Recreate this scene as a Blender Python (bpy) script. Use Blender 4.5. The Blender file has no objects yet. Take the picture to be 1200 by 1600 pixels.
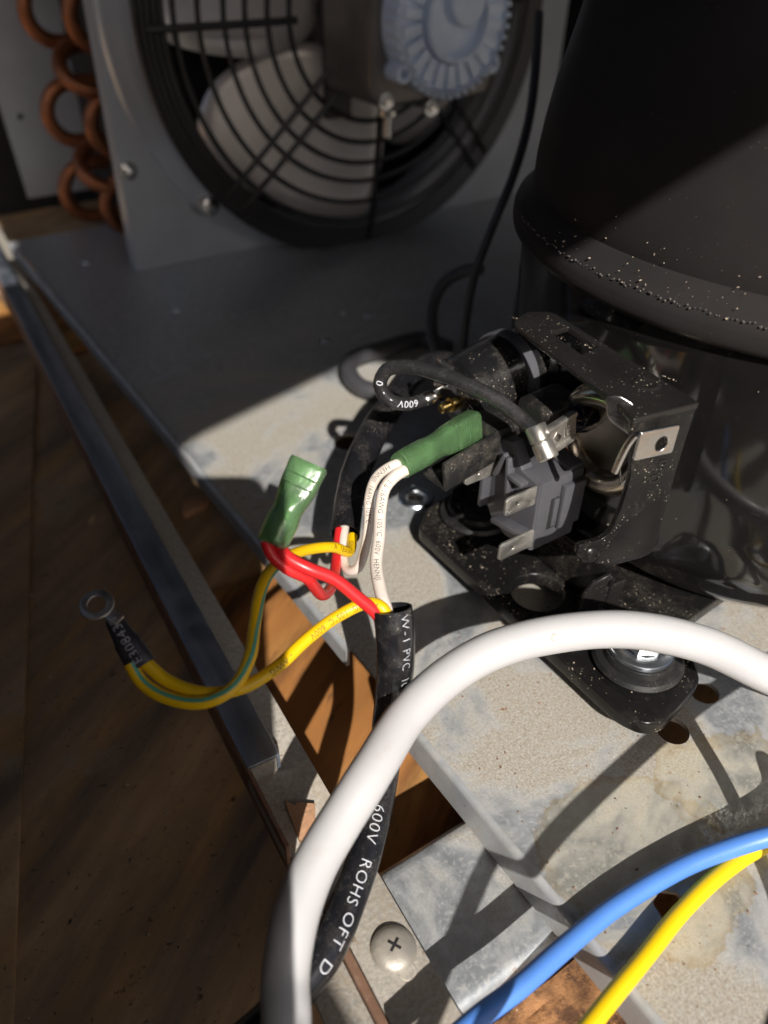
import bpy, bmesh, math, random
from mathutils import Vector as V, Matrix, noise
S = 0.001                      # every coordinate below is in millimetres
scn = bpy.context.scene
col = scn.collection
rnd = random.Random(7)

# ------------------------------------------------------------------ camera, light
PITCH, YAW, ROLL = math.radians(38.34), math.radians(34.65), math.radians(1.352)
CAM = V((0, 0, 190))
hd = V((math.sin(YAW), math.cos(YAW), 0)); rt0 = V((math.cos(YAW), -math.sin(YAW), 0)); UP = V((0, 0, 1))
fw = hd*math.cos(PITCH) - UP*math.sin(PITCH); cu = hd*math.sin(PITCH) + UP*math.cos(PITCH)
rt = rt0*math.cos(ROLL) + cu*math.sin(ROLL); uu = cu*math.cos(ROLL) - rt0*math.sin(ROLL)
cd = bpy.data.cameras.new('camera'); cam = bpy.data.objects.new('camera', cd); col.objects.link(cam)
cam.matrix_world = Matrix(((rt.x, uu.x, -fw.x, 0), (rt.y, uu.y, -fw.y, 0), (rt.z, uu.z, -fw.z, CAM.z*S), (0, 0, 0, 1)))
cd.sensor_fit = 'VERTICAL'; cd.lens = 4.38; cd.sensor_height = 4.38*1600/1256; cd.sensor_width = cd.sensor_height*0.75
cd.clip_start = 0.002; cd.clip_end = 100
cd.dof.use_dof = True; cd.dof.focus_distance = 0.212; cd.dof.aperture_fstop = 1.5
scn.camera = cam

SUN_AZ, SUN_EL = math.radians(21.5), math.radians(38.5)
sd = V((math.sin(SUN_AZ)*math.cos(SUN_EL), math.cos(SUN_AZ)*math.cos(SUN_EL), -math.sin(SUN_EL)))
sl = bpy.data.lights.new('sun', 'SUN'); sl.energy = 5.0; sl.angle = math.radians(0.53); sl.color = (1, .95, .885)
so = bpy.data.objects.new('sun', sl); col.objects.link(so); so.rotation_euler = sd.to_track_quat('-Z', 'Y').to_euler()
so.location = -sd*2
w = bpy.data.worlds.new('World'); scn.world = w; w.use_nodes = True
nt = w.node_tree; bg = nt.nodes['Background']; sk = nt.nodes.new('ShaderNodeTexSky')
sk.sky_type = 'NISHITA'; sk.sun_disc = False; sk.dust_density = 3.5; sk.air_density = .8; sk.sun_elevation = SUN_EL; sk.sun_rotation = math.pi + SUN_AZ
nt.links.new(sk.outputs[0], bg.inputs[0]); bg.inputs[1].default_value = 0.066
vs = scn.view_settings; vs.view_transform = 'Standard'; vs.look = 'None'; vs.exposure = 0.32; vs.gamma = 1

# ------------------------------------------------------------------ materials
def pm(name, base, rough=.5, metal=0., var=.12, vscale=60, bump=0., bscale=400, coat=0., dust=0., dustcol=(.32, .27, .21), dscale=90,
       spots=None, spec=.5, trans=0., stretch=None, bump2=None, sss=0., dsharp=.18, speck=0.):
    """procedural surface: base colour with grain, optional dust film, coloured spots and fine relief"""
    m = bpy.data.materials.new(name); m.use_nodes = True
    n = m.node_tree.nodes; l = m.node_tree.links; b = n['Principled BSDF']
    tc = n.new('ShaderNodeTexCoord'); co = tc.outputs['Object']
    if stretch:
        mp = n.new('ShaderNodeMapping'); mp.inputs['Rotation'].default_value = (0, 0, stretch[3] if len(stretch) > 3 else 0)
        mp2 = n.new('ShaderNodeMapping'); mp2.inputs['Scale'].default_value = stretch[:3]
        l.new(co, mp.inputs[0]); l.new(mp.outputs[0], mp2.inputs[0]); co_s = mp2.outputs[0]
    else: co_s = co
    def nz(scale, detail=5, rough_=.6, c=None):
        t = n.new('ShaderNodeTexNoise'); t.inputs['Scale'].default_value = scale; t.inputs['Detail'].default_value = detail
        t.inputs['Roughness'].default_value = rough_; l.new(c or co, t.inputs['Vector']); return t.outputs['Fac']
    def ramp(f, p0, p1):
        r = n.new('ShaderNodeMapRange'); r.inputs[1].default_value = p0; r.inputs[2].default_value = p1; l.new(f, r.inputs[0]); return r.outputs[0]
    def mix(f, a, bb):
        x = n.new('ShaderNodeMix'); x.data_type = 'RGBA'
        if isinstance(f, float): x.inputs[0].default_value = f
        else: l.new(f, x.inputs[0])
        for i, q in ((6, a), (7, bb)):
            if isinstance(q, tuple): x.inputs[i].default_value = (*q, 1)
            else: l.new(q, x.inputs[i])
        return x.outputs[2]
    lo = tuple(max(0, c*(1-var)) for c in base); hi = tuple(min(1, c*(1+var)) for c in base)
    colr = mix(ramp(nz(vscale, c=co_s), .3, .7), lo, hi)
    rough_out = None; metal_f = None
    for sp in spots or []:                      # (colour, scale, lo, hi[, stretched])
        f = ramp(nz(sp[1], 6, .65, co_s if len(sp) > 4 else None), sp[2], sp[3]); colr = mix(f, colr, sp[0])
    if dust:
        f0 = nz(dscale, 8, .7); f = ramp(f0, .5-dsharp+(.5-dust)*.4, .5+dsharp+(.5-dust)*.4)
        f2 = nz(dscale*14, 3, .6)
        mm = n.new('ShaderNodeMath'); mm.operation = 'MULTIPLY'; l.new(f, mm.inputs[0]); l.new(ramp(f2, .3, .6), mm.inputs[1])
        mx = n.new('ShaderNodeMath'); mx.operation = 'MULTIPLY'; l.new(mm.outputs[0], mx.inputs[0]); mx.inputs[1].default_value = min(1, .4+dust*.7)
        colr = mix(mx.outputs[0], colr, dustcol)
        r = n.new('ShaderNodeMapRange'); l.new(mx.outputs[0], r.inputs[0]); r.inputs[3].default_value = rough; r.inputs[4].default_value = .9
        rough_out = r.outputs[0]
        if metal:
            r = n.new('ShaderNodeMapRange'); l.new(mx.outputs[0], r.inputs[0]); r.inputs[3].default_value = metal; r.inputs[4].default_value = 0; metal_f = r.outputs[0]
    if speck:
        v = n.new('ShaderNodeTexVoronoi'); v.inputs['Scale'].default_value = 900; l.new(co, v.inputs['Vector'])
        f = ramp(v.outputs['Distance'], speck, speck*.5); f3 = ramp(nz(120, 3), .48, .62)
        mm = n.new('ShaderNodeMath'); mm.operation = 'MULTIPLY'; l.new(f, mm.inputs[0]); l.new(f3, mm.inputs[1]); colr = mix(mm.outputs[0], colr, (.5, .43, .34))
    l.new(colr, b.inputs['Base Color'])
    if rough_out is None:
        r = n.new('ShaderNodeMapRange'); l.new(nz(vscale*2.3, c=co_s), r.inputs[0]); r.inputs[3].default_value = max(.03, rough*.8); r.inputs[4].default_value = min(1, rough*1.25); rough_out = r.outputs[0]
    l.new(rough_out, b.inputs['Roughness'])
    if metal_f: l.new(metal_f, b.inputs['Metallic'])
    else: b.inputs['Metallic'].default_value = metal
    b.inputs['Specular IOR Level'].default_value = spec; b.inputs['Coat Weight'].default_value = coat; b.inputs['Coat Roughness'].default_value = .08
    b.inputs['Transmission Weight'].default_value = trans
    if sss: b.inputs['Subsurface Weight'].default_value = sss; b.inputs['Subsurface Radius'].default_value = (.001, .001, .0008)
    if bump:
        bn = n.new('ShaderNodeBump'); bn.inputs['Strength'].default_value = 1; bn.inputs['Distance'].default_value = bump*S
        l.new(nz(bscale, 6, .65, co_s), bn.inputs['Height'])
        if bump2:
            b2 = n.new('ShaderNodeBump'); b2.inputs['Strength'].default_value = 1; b2.inputs['Distance'].default_value = bump2[0]*S
            l.new(nz(bump2[1], 3, .5), b2.inputs['Height']); l.new(b2.outputs[0], bn.inputs['Normal'])
        l.new(bn.outputs[0], b.inputs['Normal'])
    return m

M = dict(
    screwmetal=pm('dull_screw_steel', (.42, .39, .34), .42, .55, .2, 160, .12, 700, dust=.3, dustcol=(.36, .3, .23), dscale=120),
    galv2=pm('bright_zinc_sheet', (.46, .48, .50), .4, .45, .15, 70, .05, 900, dust=.45, dscale=45, dsharp=.14, spots=[((.25, .2, .15), 300, .68, .74)]),
    raildust=pm('dusty_rail', (.42, .40, .36), .65, .1, .3, 900, .14, 1100, dust=.6, dustcol=(.38, .315, .23), dscale=60, spots=[((.16, .11, .07), 210, .64, .7)]),
    railweb=pm('sky_tinted_rolled_steel', (.40, .46, .56), .32, .85, .25, 30, .03, 500, stretch=(8, .6, 8, .07), dust=.22, dscale=90),  # blue of the reflected sky is put into the base colour
    rust=pm('rusty_edge', (.22, .12, .075), .8, 0, .3, 120, .1, 700, spots=[((.36, .25, .18), 160, .5, .7)]),  # also used for the brown floor reflection painted on the rail side
    blackpaint=pm('gloss_black_paint', (.008, .008, .009), .18, 0, .3, 40, .03, 260, coat=.5, dust=.12, dscale=120, dustcol=(.2, .17, .14), speck=.09),
    shellpaint=pm('compressor_black_paint', (.026, .0235, .0235), .4, 0, .2, 14, .03, 420, spec=.07, speck=.06, bump2=(.5, 30)),
    shellgloss=pm('compressor_gloss_paint', (.009, .0085, .0085), .09, 0, .3, 40, .02, 200, coat=.35, speck=.06),
    dustyblack=pm('dusty_black_paint', (.010, .0095, .0095), .22, 0, .3, 60, .05, 900, spec=.25, dust=.08, dscale=60, dustcol=(.15, .125, .10), speck=.2),
    bracketpaint=pm('satin_black_bracket', (.015, .0138, .0135), .26, 0, .2, 60, .04, 900, speck=.2),
    rubber=pm('black_rubber', (.012, .012, .013), .45, 0, .2, 60, .06, 800, dust=.1, dustcol=(.16, .14, .12), speck=.12),
    relay=pm('grey_plastic', (.076, .076, .087), .42, 0, .1, 60, .02, 1200, dust=.15, dustcol=(.15, .145, .14), dscale=150),
    bakelite=pm('black_bakelite', (.010, .010, .011), .2, 0, .3, 60, .03, 600, coat=.4, dust=.1, dscale=150, dustcol=(.2, .18, .15), speck=.22),
    crust=pm('dirty_black_plastic', (.014, .014, .014), .32, 0, .3, 60, .3, 500, dust=.12, dscale=160, dustcol=(.3, .26, .21), speck=.17),
    tin=pm('tinned_brass', (.55, .53, .49), .32, .9, .12, 160, .03, 900, dust=.18, dscale=160, dustcol=(.3, .25, .19)),
    brightmetal=pm('bright_plated_steel', (.72, .71, .69), .24, 1, .1, 160, .08, 700),
    bluezinc=pm('blue_zinc_plate', (.55, .6, .66), .28, 1, .12, 90, .04, 500),
    beadglint=pm('glint_toned_weld_bead', (.11, .095, .085), .5, 0, .4, 300),  # paler than the shell to stand in for glints on the seam
    cupmetal=pm('tarnished_steel', (.66, .57, .45), .2, .92, .3, 70, .04, 400),
    glass_black=pm('terminal_glass', (.006, .007, .02), .12, 0, .2, 60),
    brass=pm('brass', (.62, .45, .16), .28, 1, .1, 100),
    copper=pm('copper_tube', (.34, .13, .06), .42, .75, .35, 60, .03, 300, spots=[((.10, .05, .03), 60, .55, .75)]),
    copper_strip=pm('copper_strip', (.6, .34, .25), .4, .7, .1, 100),
    green=pm('green_vinyl', (.30, .54, .26), .16, 0, .25, 160, .16, 320, trans=.82),
    yellow=pm('yellow_pvc', (.80, .50, .004), .38, 0, .05, 80, .01, 600, dust=.06, dscale=200, dustcol=(.5, .33, .06)),
    greenstripe=pm('green_stripe_pvc', (.10, .36, .24), .38, 0, .05, 80),
    red=pm('red_pvc', (.66, .022, .025), .33, 0, .06, 80, .01, 600),
    whitepvc=pm('white_pvc', (.70, .62, .55), .42, 0, .04, 80, .02, 600, dust=.08, dustcol=(.55, .44, .33), dscale=200),
    whitecable=pm('white_cable_sheath', (.50, .495, .50), .32, 0, .04, 60, .03, 300, spots=[((.44, .40, .34), 70, .58, .8), ((.5, .42, .28), 150, .7, .76), ((.3, .27, .24), 420, .70, .75)]),
    blue=pm('blue_pvc', (.085, .235, .66), .4, 0, .06, 60, .06, 120, stretch=(1, 1, 1)),
    yellowbig=pm('yellow_sheath', (.84, .56, .004), .4, 0, .04, 60, .01, 300),
    blackpvc=pm('black_pvc_sleeve', (.011, .011, .013), .24, 0, .2, 80, .05, 300, coat=.2, dust=.08, dscale=110, dustcol=(.2, .18, .16), speck=.14),
    jumper=pm('grey_black_pvc', (.02, .02, .021), .26, 0, .2, 90, .03, 800, spec=.7, dust=.08, dscale=120, dustcol=(.16, .15, .14)),
    shrink=pm('black_heat_shrink', (.028, .026, .032), .42, 0, .2, 90, .1, 260, dust=.15, dscale=160, dustcol=(.12, .11, .11)),
    printdark=pm('dark_print', (.10, .09, .08), .6, 0, .2, 200),
    printyel=pm('brown_print', (.13, .085, .012), .6, 0, .2, 200),
    printwhite=pm('white_print', (.62, .63, .67), .5, 0, .05, 200),
    printgrey=pm('grey_print', (.30, .30, .33), .5, 0, .1, 200),
    wood=pm('stained_plywood', (.46, .30, .165), .55, 0, .45, 38, .25, 160, stretch=(1, .16, 1, .95), dust=.2, dscale=50, dustcol=(.20, .16, .11),
            spots=[((.16, .125, .10), 26, .46, .68, 1), ((.58, .33, .12), 30, .54, .72, 1), ((.40, .32, .23), 14, .56, .66), ((.04, .03, .025), 150, .64, .72), ((.05, .038, .03), 480, .62, .7)]),
    woodwarm=pm('warm_plywood', (.36, .155, .045), .6, 0, .35, 45, .25, 200, stretch=(1, .16, 1, .95), spots=[((.13, .055, .022), 34, .5, .62, 1), ((.5, .27, .08), 30, .52, .66, 1), ((.10, .05, .025), 260, .6, .7, 1)]),
    osb=pm('rough_chipboard', (.28, .135, .055), .8, 0, .5, 110, .8, 260, spots=[((.10, .045, .02), 150, .5, .62), ((.55, .42, .28), 170, .68, .72)]),
    chip=pm('raw_wood_chip', (.50, .28, .16), .8, 0, .2, 300, .3, 900),
    fanmetal=pm('painted_panel_grey', (.62, .65, .70), .34, .6, .1, 20, .02, 200),
    grille=pm('black_wire', (.024, .022, .022), .4, 0, .2, 60),
    blade=pm('aluminium_blade', (.95, .88, .83), .38, .45, .06, 40, .2, 40),
    motor=pm('sky_tinted_aluminium', (.72, .80, .94), .5, .25, .1, 60, .06, 700),  # blue skylight is mixed into the metal's own colour
    motorcase=pm('motor_case', (.20, .18, .165), .4, .6, .25, 40, .05, 300),
    cord=pm('black_cord', (.05, .05, .055), .45, 0, .2, 60),
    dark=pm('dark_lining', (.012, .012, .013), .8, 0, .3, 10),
    phone=pm('phone_back', (.03, .03, .03), .4),
    grain=pm('sawdust', (.36, .30, .23), .8, 0, .3, 500),
    panelback=pm('grey_back_panel', (.46, .48, .52), .5, .3, .1, 20),
)

def galv_material():
    """zinc sheet under a film of beige dust, with rust points and a dried water mark near the front corner"""
    m = bpy.data.materials.new('galvanised_dusty_sheet'); m.use_nodes = True
    n = m.node_tree.nodes; l = m.node_tree.links; b = n['Principled BSDF']; g = n.new('ShaderNodeNewGeometry'); co = g.outputs['Position']
    def nz(scale, detail=6, rgh=.6, dist=0.):
        t = n.new('ShaderNodeTexNoise'); t.inputs['Scale'].default_value = scale; t.inputs['Detail'].default_value = detail; t.inputs['Roughness'].default_value = rgh; t.inputs['Distortion'].default_value = dist
        l.new(co, t.inputs['Vector']); return t.outputs['Fac']
    def rmp(f, a, bb, c=0., d=1.):
        r = n.new('ShaderNodeMapRange'); l.new(f, r.inputs[0])
        for i, q in enumerate((a, bb, c, d)): r.inputs[i+1].default_value = q
        return r.outputs[0]
    def mix(f, a, bb):
        x = n.new('ShaderNodeMix'); x.data_type = 'RGBA'
        if isinstance(f, float): x.inputs[0].default_value = f
        else: l.new(f, x.inputs[0])
        for i, q in ((6, a), (7, bb)):
            if isinstance(q, tuple): x.inputs[i].default_value = (*q, 1)
            else: l.new(q, x.inputs[i])
        return x.outputs[2]
    def math_(op, a, bb):
        x = n.new('ShaderNodeMath'); x.operation = op
        for i, q in enumerate((a, bb)):
            if isinstance(q, (int, float)): x.inputs[i].default_value = q
            else: l.new(q, x.inputs[i])
        return x.outputs[0]
    zinc = mix(rmp(nz(260, 4), .35, .65), (.36, .385, .405), (.50, .525, .55))
    grain = nz(1450, 6, .85); fine = nz(620, 6, .75)
    dust = mix(rmp(grain, .34, .66), (.175, .157, .128), (.54, .50, .43))
    dust = mix(rmp(fine, .52, .70, 0., .7), dust, (.22, .175, .12))
    patch = rmp(nz(17, 7, .62, .6), .42, .53); cover = math_('MULTIPLY', patch, rmp(fine, .30, .46, .45, 1.))
    thin = math_('MULTIPLY', rmp(nz(700, 4, .7), .5, .62), .38)
    cover = math_('MAXIMUM', cover, thin)
    sp = n.new('ShaderNodeSeparateXYZ'); l.new(co, sp.inputs[0]); cover = math_('MULTIPLY', cover, rmp(sp.outputs[1], .27, .40, 1., .12))  # cover thinned towards the rear, which darkens the shaded back of the plate
    mpn = n.new('ShaderNodeMapping'); l.new(co, mpn.inputs[0]); mpn.inputs['Rotation'].default_value = (0, 0, .6); mpn.inputs['Scale'].default_value = (1, .05, 1)
    scr = n.new('ShaderNodeTexNoise'); scr.inputs['Scale'].default_value = 900; scr.inputs['Detail'].default_value = 2; l.new(mpn.outputs[0], scr.inputs['Vector'])
    cover = math_('MULTIPLY', cover, rmp(scr.outputs['Fac'], .68, .72, 1., .45))
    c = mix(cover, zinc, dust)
    # dried water marks: a pale inside, a narrow brown rim
    for (x, y, r_) in ((112, 47, 24), (150, 52, 17)):
        vm = n.new('ShaderNodeVectorMath'); vm.operation = 'DISTANCE'; l.new(co, vm.inputs[0]); vm.inputs[1].default_value = (x*S, y*S, 0)
        d = math_('ADD', vm.outputs['Value'], math_('MULTIPLY', math_('SUBTRACT', nz(55, 5, .6), .5), .030))
        inside = rmp(d, r_*S, (r_-1.5)*S, 0., .42); c = mix(inside, c, (.45, .405, .285))
        rim = math_('MULTIPLY', rmp(d, (r_+.5)*S, (r_-.5)*S), rmp(d, (r_-3.2)*S, (r_-.8)*S)); rim = math_('MULTIPLY', rim, rmp(nz(240, 4), .3, .6, .12, .6)); c = mix(rim, c, (.29, .215, .11))
    rust = math_('MULTIPLY', rmp(nz(300, 3), .66, .72), rmp(nz(30, 3), .45, .6)); c = mix(rust, c, (.22, .10, .04))
    c = mix(rmp(nz(420, 2), .73, .77), c, (.07, .055, .04))
    l.new(c, b.inputs['Base Color']); l.new(rmp(cover, 0, 1, .42, .92), b.inputs['Roughness']); l.new(rmp(cover, 0, .8, .6, 0.), b.inputs['Metallic'])
    bn = n.new('ShaderNodeBump'); bn.inputs['Distance'].default_value = .00006; bn.inputs['Strength'].default_value = 1; l.new(math_('MULTIPLY', grain, math_('ADD', cover, .25)), bn.inputs['Height']); l.new(bn.outputs[0], b.inputs['Normal'])
    return m
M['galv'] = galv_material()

# ------------------------------------------------------------------ builders
ORG = {}
def thing(name, label, cat, at, group=None):
    o = bpy.data.objects.new(name, None); col.objects.link(o); o.empty_display_size = .005
    o.location = V(at)*S; ORG[o.name] = V(at); o['label'] = label; o['category'] = cat
    if group: o['group'] = group
    return o
def obj(name, g, mat, parent=None, sharp=38, kind=None, label=None, cat=None, group=None, smooth=True):
    if isinstance(g, bmesh.types.BMesh):
        me = bpy.data.meshes.new(name); bmesh.ops.recalc_face_normals(g, faces=g.faces); g.to_mesh(me); g.free()
    else: me = g; me.name = name
    o = bpy.data.objects.new(name, me); col.objects.link(o)
    if parent is None:
        n = len(me.vertices); c = V((0, 0, 0))
        if n:
            bb = [v.co for v in me.vertices]
            c = V(((min(v.x for v in bb)+max(v.x for v in bb))/2, (min(v.y for v in bb)+max(v.y for v in bb))/2, min(v.z for v in bb)))
    else: c = ORG[parent.name]
    me.transform(Matrix.Scale(S, 4) @ Matrix.Translation(-c))
    pc = V((0, 0, 0))
    if parent is None: o.location = c*S
    else: o.parent = parent
    ORG[o.name] = c
    for m in (mat if isinstance(mat, (list, tuple)) else [mat]): me.materials.append(m)
    if smooth:
        me.polygons.foreach_set('use_smooth', [True]*len(me.polygons)); me.set_sharp_from_angle(angle=math.radians(sharp))
    me.update()
    for k, v in (('kind', kind), ('label', label), ('category', cat), ('group', group)):
        if v: o[k] = v
    return o
def frame(n, ref=None):
    n = V(n).normalized(); ref = V(ref) if ref else (UP if abs(n.z) < .9 else V((1, 0, 0)))
    u = ref.cross(n).normalized(); return u, n.cross(u), n
def box(bm, c, size, u=(1, 0, 0), v=(0, 1, 0), bev=0., seg=2):
    u = V(u).normalized(); v = V(v).normalized(); w_ = u.cross(v); c = V(c); s = [q/2 for q in size]
    vs_ = [bm.verts.new(c+u*(a*s[0])+v*(b*s[1])+w_*(d*s[2])) for a in (-1, 1) for b in (-1, 1) for d in (-1, 1)]
    fs = [bm.faces.new([vs_[i] for i in q]) for q in ((0, 1, 3, 2), (4, 6, 7, 5), (0, 4, 5, 1), (2, 3, 7, 6), (0, 2, 6, 4), (1, 5, 7, 3))]
    if bev:
        es = list({e for f in fs for e in f.edges}); bmesh.ops.bevel(bm, geom=es, offset=bev, segments=seg, profile=.5, affect='EDGES')
    return bm
def boxes(*args):
    bm = bmesh.new()
    for a in args: box(bm, *a[:2], **(a[2] if len(a) > 2 else {}))
    return bm
def bx(x0, x1, y0, y1, z0, z1, bev=0., bm=None):
    return box(bm or bmesh.new(), ((x0+x1)/2, (y0+y1)/2, (z0+z1)/2), (x1-x0, y1-y0, z1-z0), bev=bev)
def smoothpath(pts, step=1.2):
    P = [V(p) for p in pts]; out = []
    ext = [P[0]*2-P[1]] + P + [P[-1]*2-P[-2]]
    for i in range(1, len(ext)-2):
        p0, p1, p2, p3 = ext[i-1:i+3]
        d0, d1, d2 = [max(1e-6, (b-a).length**.5) for a, b in ((p0, p1), (p1, p2), (p2, p3))]
        m1 = (p1-p0)/d0 - (p2-p0)/(d0+d1) + (p2-p1)/d1; m2 = (p2-p1)/d1 - (p3-p1)/(d1+d2) + (p3-p2)/d2
        m1 *= d1; m2 *= d1
        n = max(2, int((p2-p1).length/step))
        for k in range(n):
            t = k/n; t2 = t*t; t3 = t2*t
            out.append(p1*(2*t3-3*t2+1) + m1*(t3-2*t2+t) + p2*(-2*t3+3*t2) + m2*(t3-t2))
    out.append(P[-1]); return out
def tangents(Q):
    return [(Q[min(i+1, len(Q)-1)]-Q[max(i-1, 0)]).normalized() for i in range(len(Q))]
def tube(bm, Q, r, seg=14, cap0=True, cap1=True, flat=None, hollow=None, ref=None):
    """Q: sampled path; r: radius or list; flat: (ratio, normal) squashes; hollow: (wall, depth) opens the first end"""
    T = tangents(Q); n = len(Q)
    N = frame(T[0], ref)[0]; rings = []
    for i in range(n):
        N = (N - T[i]*N.dot(T[i])).normalized(); B = T[i].cross(N)
        ri = r[i] if isinstance(r, (list, tuple)) else r
        rings.append([bm.verts.new(Q[i]+(N*math.cos(2*math.pi*k/seg)+B*math.sin(2*math.pi*k/seg))*ri) for k in range(seg)])
    for a, b in zip(rings, rings[1:]):
        for k in range(seg): bm.faces.new((a[k], a[(k+1) % seg], b[(k+1) % seg], b[k]))
    if hollow:
        wall, depth = hollow; inn = []
        prev = rings[0]
        for i in range(0, max(2, depth)):
            ri = r[i] if isinstance(r, (list, tuple)) else r
            cur = [bm.verts.new(Q[i]+(v.co-Q[i])*((ri-wall)/ri)) for v in rings[i]]
            for k in range(seg): bm.faces.new((prev[k], cur[k], cur[(k+1) % seg], prev[(k+1) % seg]))
            prev = cur
        bm.faces.new(prev)
    elif cap0: bm.faces.new(rings[0][::-1])
    if cap1: bm.faces.new(rings[-1])
    return bm
def lathe(bm, o, axis, prof, seg=48, close=True, ref=None):
    """prof: [(radius, height along axis)]"""
    o = V(o); u, v, n = frame(axis, ref); rings = []
    for r, h in prof:
        if r < 1e-4: rings.append([bm.verts.new(o+n*h)])
        else: rings.append([bm.verts.new(o+n*h+(u*math.cos(2*math.pi*k/seg)+v*math.sin(2*math.pi*k/seg))*r) for k in range(seg)])
    for a, b in zip(rings, rings[1:]):
        for k in range(seg):
            q = [a[k % len(a)], a[(k+1) % len(a)], b[(k+1) % len(b)], b[k % len(b)]]
            q = list(dict.fromkeys(q))
            if len(q) > 2: bm.faces.new(q)
    if close:
        for rg in (rings[0], rings[-1]):
            if len(rg) > 2: bm.faces.new(rg)
    return bm
def plate(loops, t, o=(0, 0, 0), u=(1, 0, 0), v=(0, 1, 0), bev=0., res=2):
    """flat sheet with holes: first loop outline, others holes; thickness t along u x v from o; returns a mesh"""
    c = bpy.data.curves.new('outline', 'CURVE'); c.dimensions = '2D'; c.fill_mode = 'BOTH'; c.extrude = t/2-bev; c.bevel_depth = bev; c.bevel_resolution = res; c.offset = -bev
    for lp in loops:
        s = c.splines.new('POLY'); s.points.add(len(lp)-1); s.use_cyclic_u = True
        for q, p in zip(s.points, lp): q.co = (p[0], p[1], 0, 1)
    ob = bpy.data.objects.new('outline', c); col.objects.link(ob)
    dg = bpy.context.evaluated_depsgraph_get(); me = bpy.data.meshes.new_from_object(ob.evaluated_get(dg)); bpy.data.objects.remove(ob); bpy.data.curves.remove(c)
    me.materials.clear()
    bm = bmesh.new(); bm.from_mesh(me); bmesh.ops.remove_doubles(bm, verts=bm.verts, dist=1e-4); bm.to_mesh(me); bm.free()
    u = V(u).normalized(); v = V(v).normalized(); n = u.cross(v); o = V(o)+n*(t/2)
    me.transform(Matrix(((u.x, v.x, n.x, o.x), (u.y, v.y, n.y, o.y), (u.z, v.z, n.z, o.z), (0, 0, 0, 1))))
    return me
def circ(cx, cy, r, n=32, ry=None, a0=0.):
    return [(cx+r*math.cos(a0+2*math.pi*k/n), cy+(ry or r)*math.sin(a0+2*math.pi*k/n)) for k in range(n)]
def rounded(pts, r, n=5):
    out = []; L = len(pts)
    for i, p in enumerate(pts):
        p = V(p); a = V(pts[i-1])-p; b = V(pts[(i+1) % L])-p
        rr = (r[i] if isinstance(r, (list, tuple)) else r); rr = min(rr, a.length*.49, b.length*.49)
        if rr < 1e-3: out.append(tuple(p)); continue
        a.normalize(); b.normalize()
        for k in range(n+1):
            t = k/n; q = (p+a*rr)*(1-t)**2 + p*(2*t*(1-t)) + (p+b*rr)*t*t; out.append(tuple(q))
    return out
def text_mesh(body, size, depth=.0, bold=0.):
    c = bpy.data.curves.new('lettering', 'FONT'); c.body = body; c.size = size; c.resolution_u = 3; c.extrude = depth; c.space_character = 1.08; c.offset = bold
    c.align_y = 'CENTER'
    ob = bpy.data.objects.new('lettering', c); col.objects.link(ob)
    dg = bpy.context.evaluated_depsgraph_get(); me = bpy.data.meshes.new_from_object(ob.evaluated_get(dg)); bpy.data.objects.remove(ob); bpy.data.curves.remove(c)
    me.materials.clear()
    bm = bmesh.new(); bm.from_mesh(me); bmesh.ops.triangulate(bm, faces=bm.faces)
    for _ in range(3):
        es = [e for e in bm.edges if e.calc_length() > size*.16]
        if not es: break
        bmesh.ops.subdivide_edges(bm, edges=es, cuts=1); bmesh.ops.triangulate(bm, faces=[f for f in bm.faces if len(f.verts) > 3])
    bm.to_mesh(me); bm.free(); return me
def letter_on(Q, r, body, size, s0, mat, parent, ang=0., rev=False, face=None, bold=0., stretch=1.0):
    """print a line of text on a tube along its path, turned towards `face` (a point) plus ang"""
    me = text_mesh(body, size, bold=bold); face = V(face) if face else CAM
    path = Q[::-1] if rev else Q
    acc = [0]
    for a, b in zip(path, path[1:]): acc.append(acc[-1]+(b-a).length)
    T = tangents(path); import bisect
    for vt in me.vertices:
        s = min(max(s0+vt.co.x*stretch, 0), acc[-1]-1e-4); i = min(bisect.bisect_right(acc, s)-1, len(path)-2); f = (s-acc[i])/max(1e-9, acc[i+1]-acc[i])
        P = path[i].lerp(path[i+1], f); t = T[i].lerp(T[i+1], f).normalized()
        N = face-P; N = (N-t*N.dot(t)).normalized(); U = N.cross(t)
        a = vt.co.y/r + ang; vt.co = P+(N*math.cos(a)+U*math.sin(a))*(r+.04)
    return obj('lettering', me, mat, parent, smooth=False)
def letter_flat(body, size, o, u, v, mat, parent, depth=0., bold=0., name='lettering'):
    me = text_mesh(body, size, depth, bold); u = V(u).normalized(); v = V(v).normalized(); n = u.cross(v); o = V(o)
    me.transform(Matrix(((u.x, v.x, n.x, o.x), (u.y, v.y, n.y, o.y), (u.z, v.z, n.z, o.z), (0, 0, 0, 1))))
    return obj(name, me, mat, parent, smooth=False)
def wire(name, label, cat, pts, r, mat, seg=14, group=None, step=1.2, hollow=None):
    Q = smoothpath(pts, step); t = thing(name, label, cat, Q[0], group); ph_ = rnd.random()*50
    Q = [q+V((noise.noise(V((i*.06, ph_, 0))), noise.noise(V((i*.06, ph_, 9))), noise.noise(V((i*.06, ph_, 20)))))*(.07*r) for i, q in enumerate(Q)]
    rr = [r*(1+.022*noise.noise(V((i*.13, ph_, 4)))) for i in range(len(Q))]
    obj('insulation', tube(bmesh.new(), Q, rr, seg, hollow=hollow), mat, t)
    return t, Q

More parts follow.
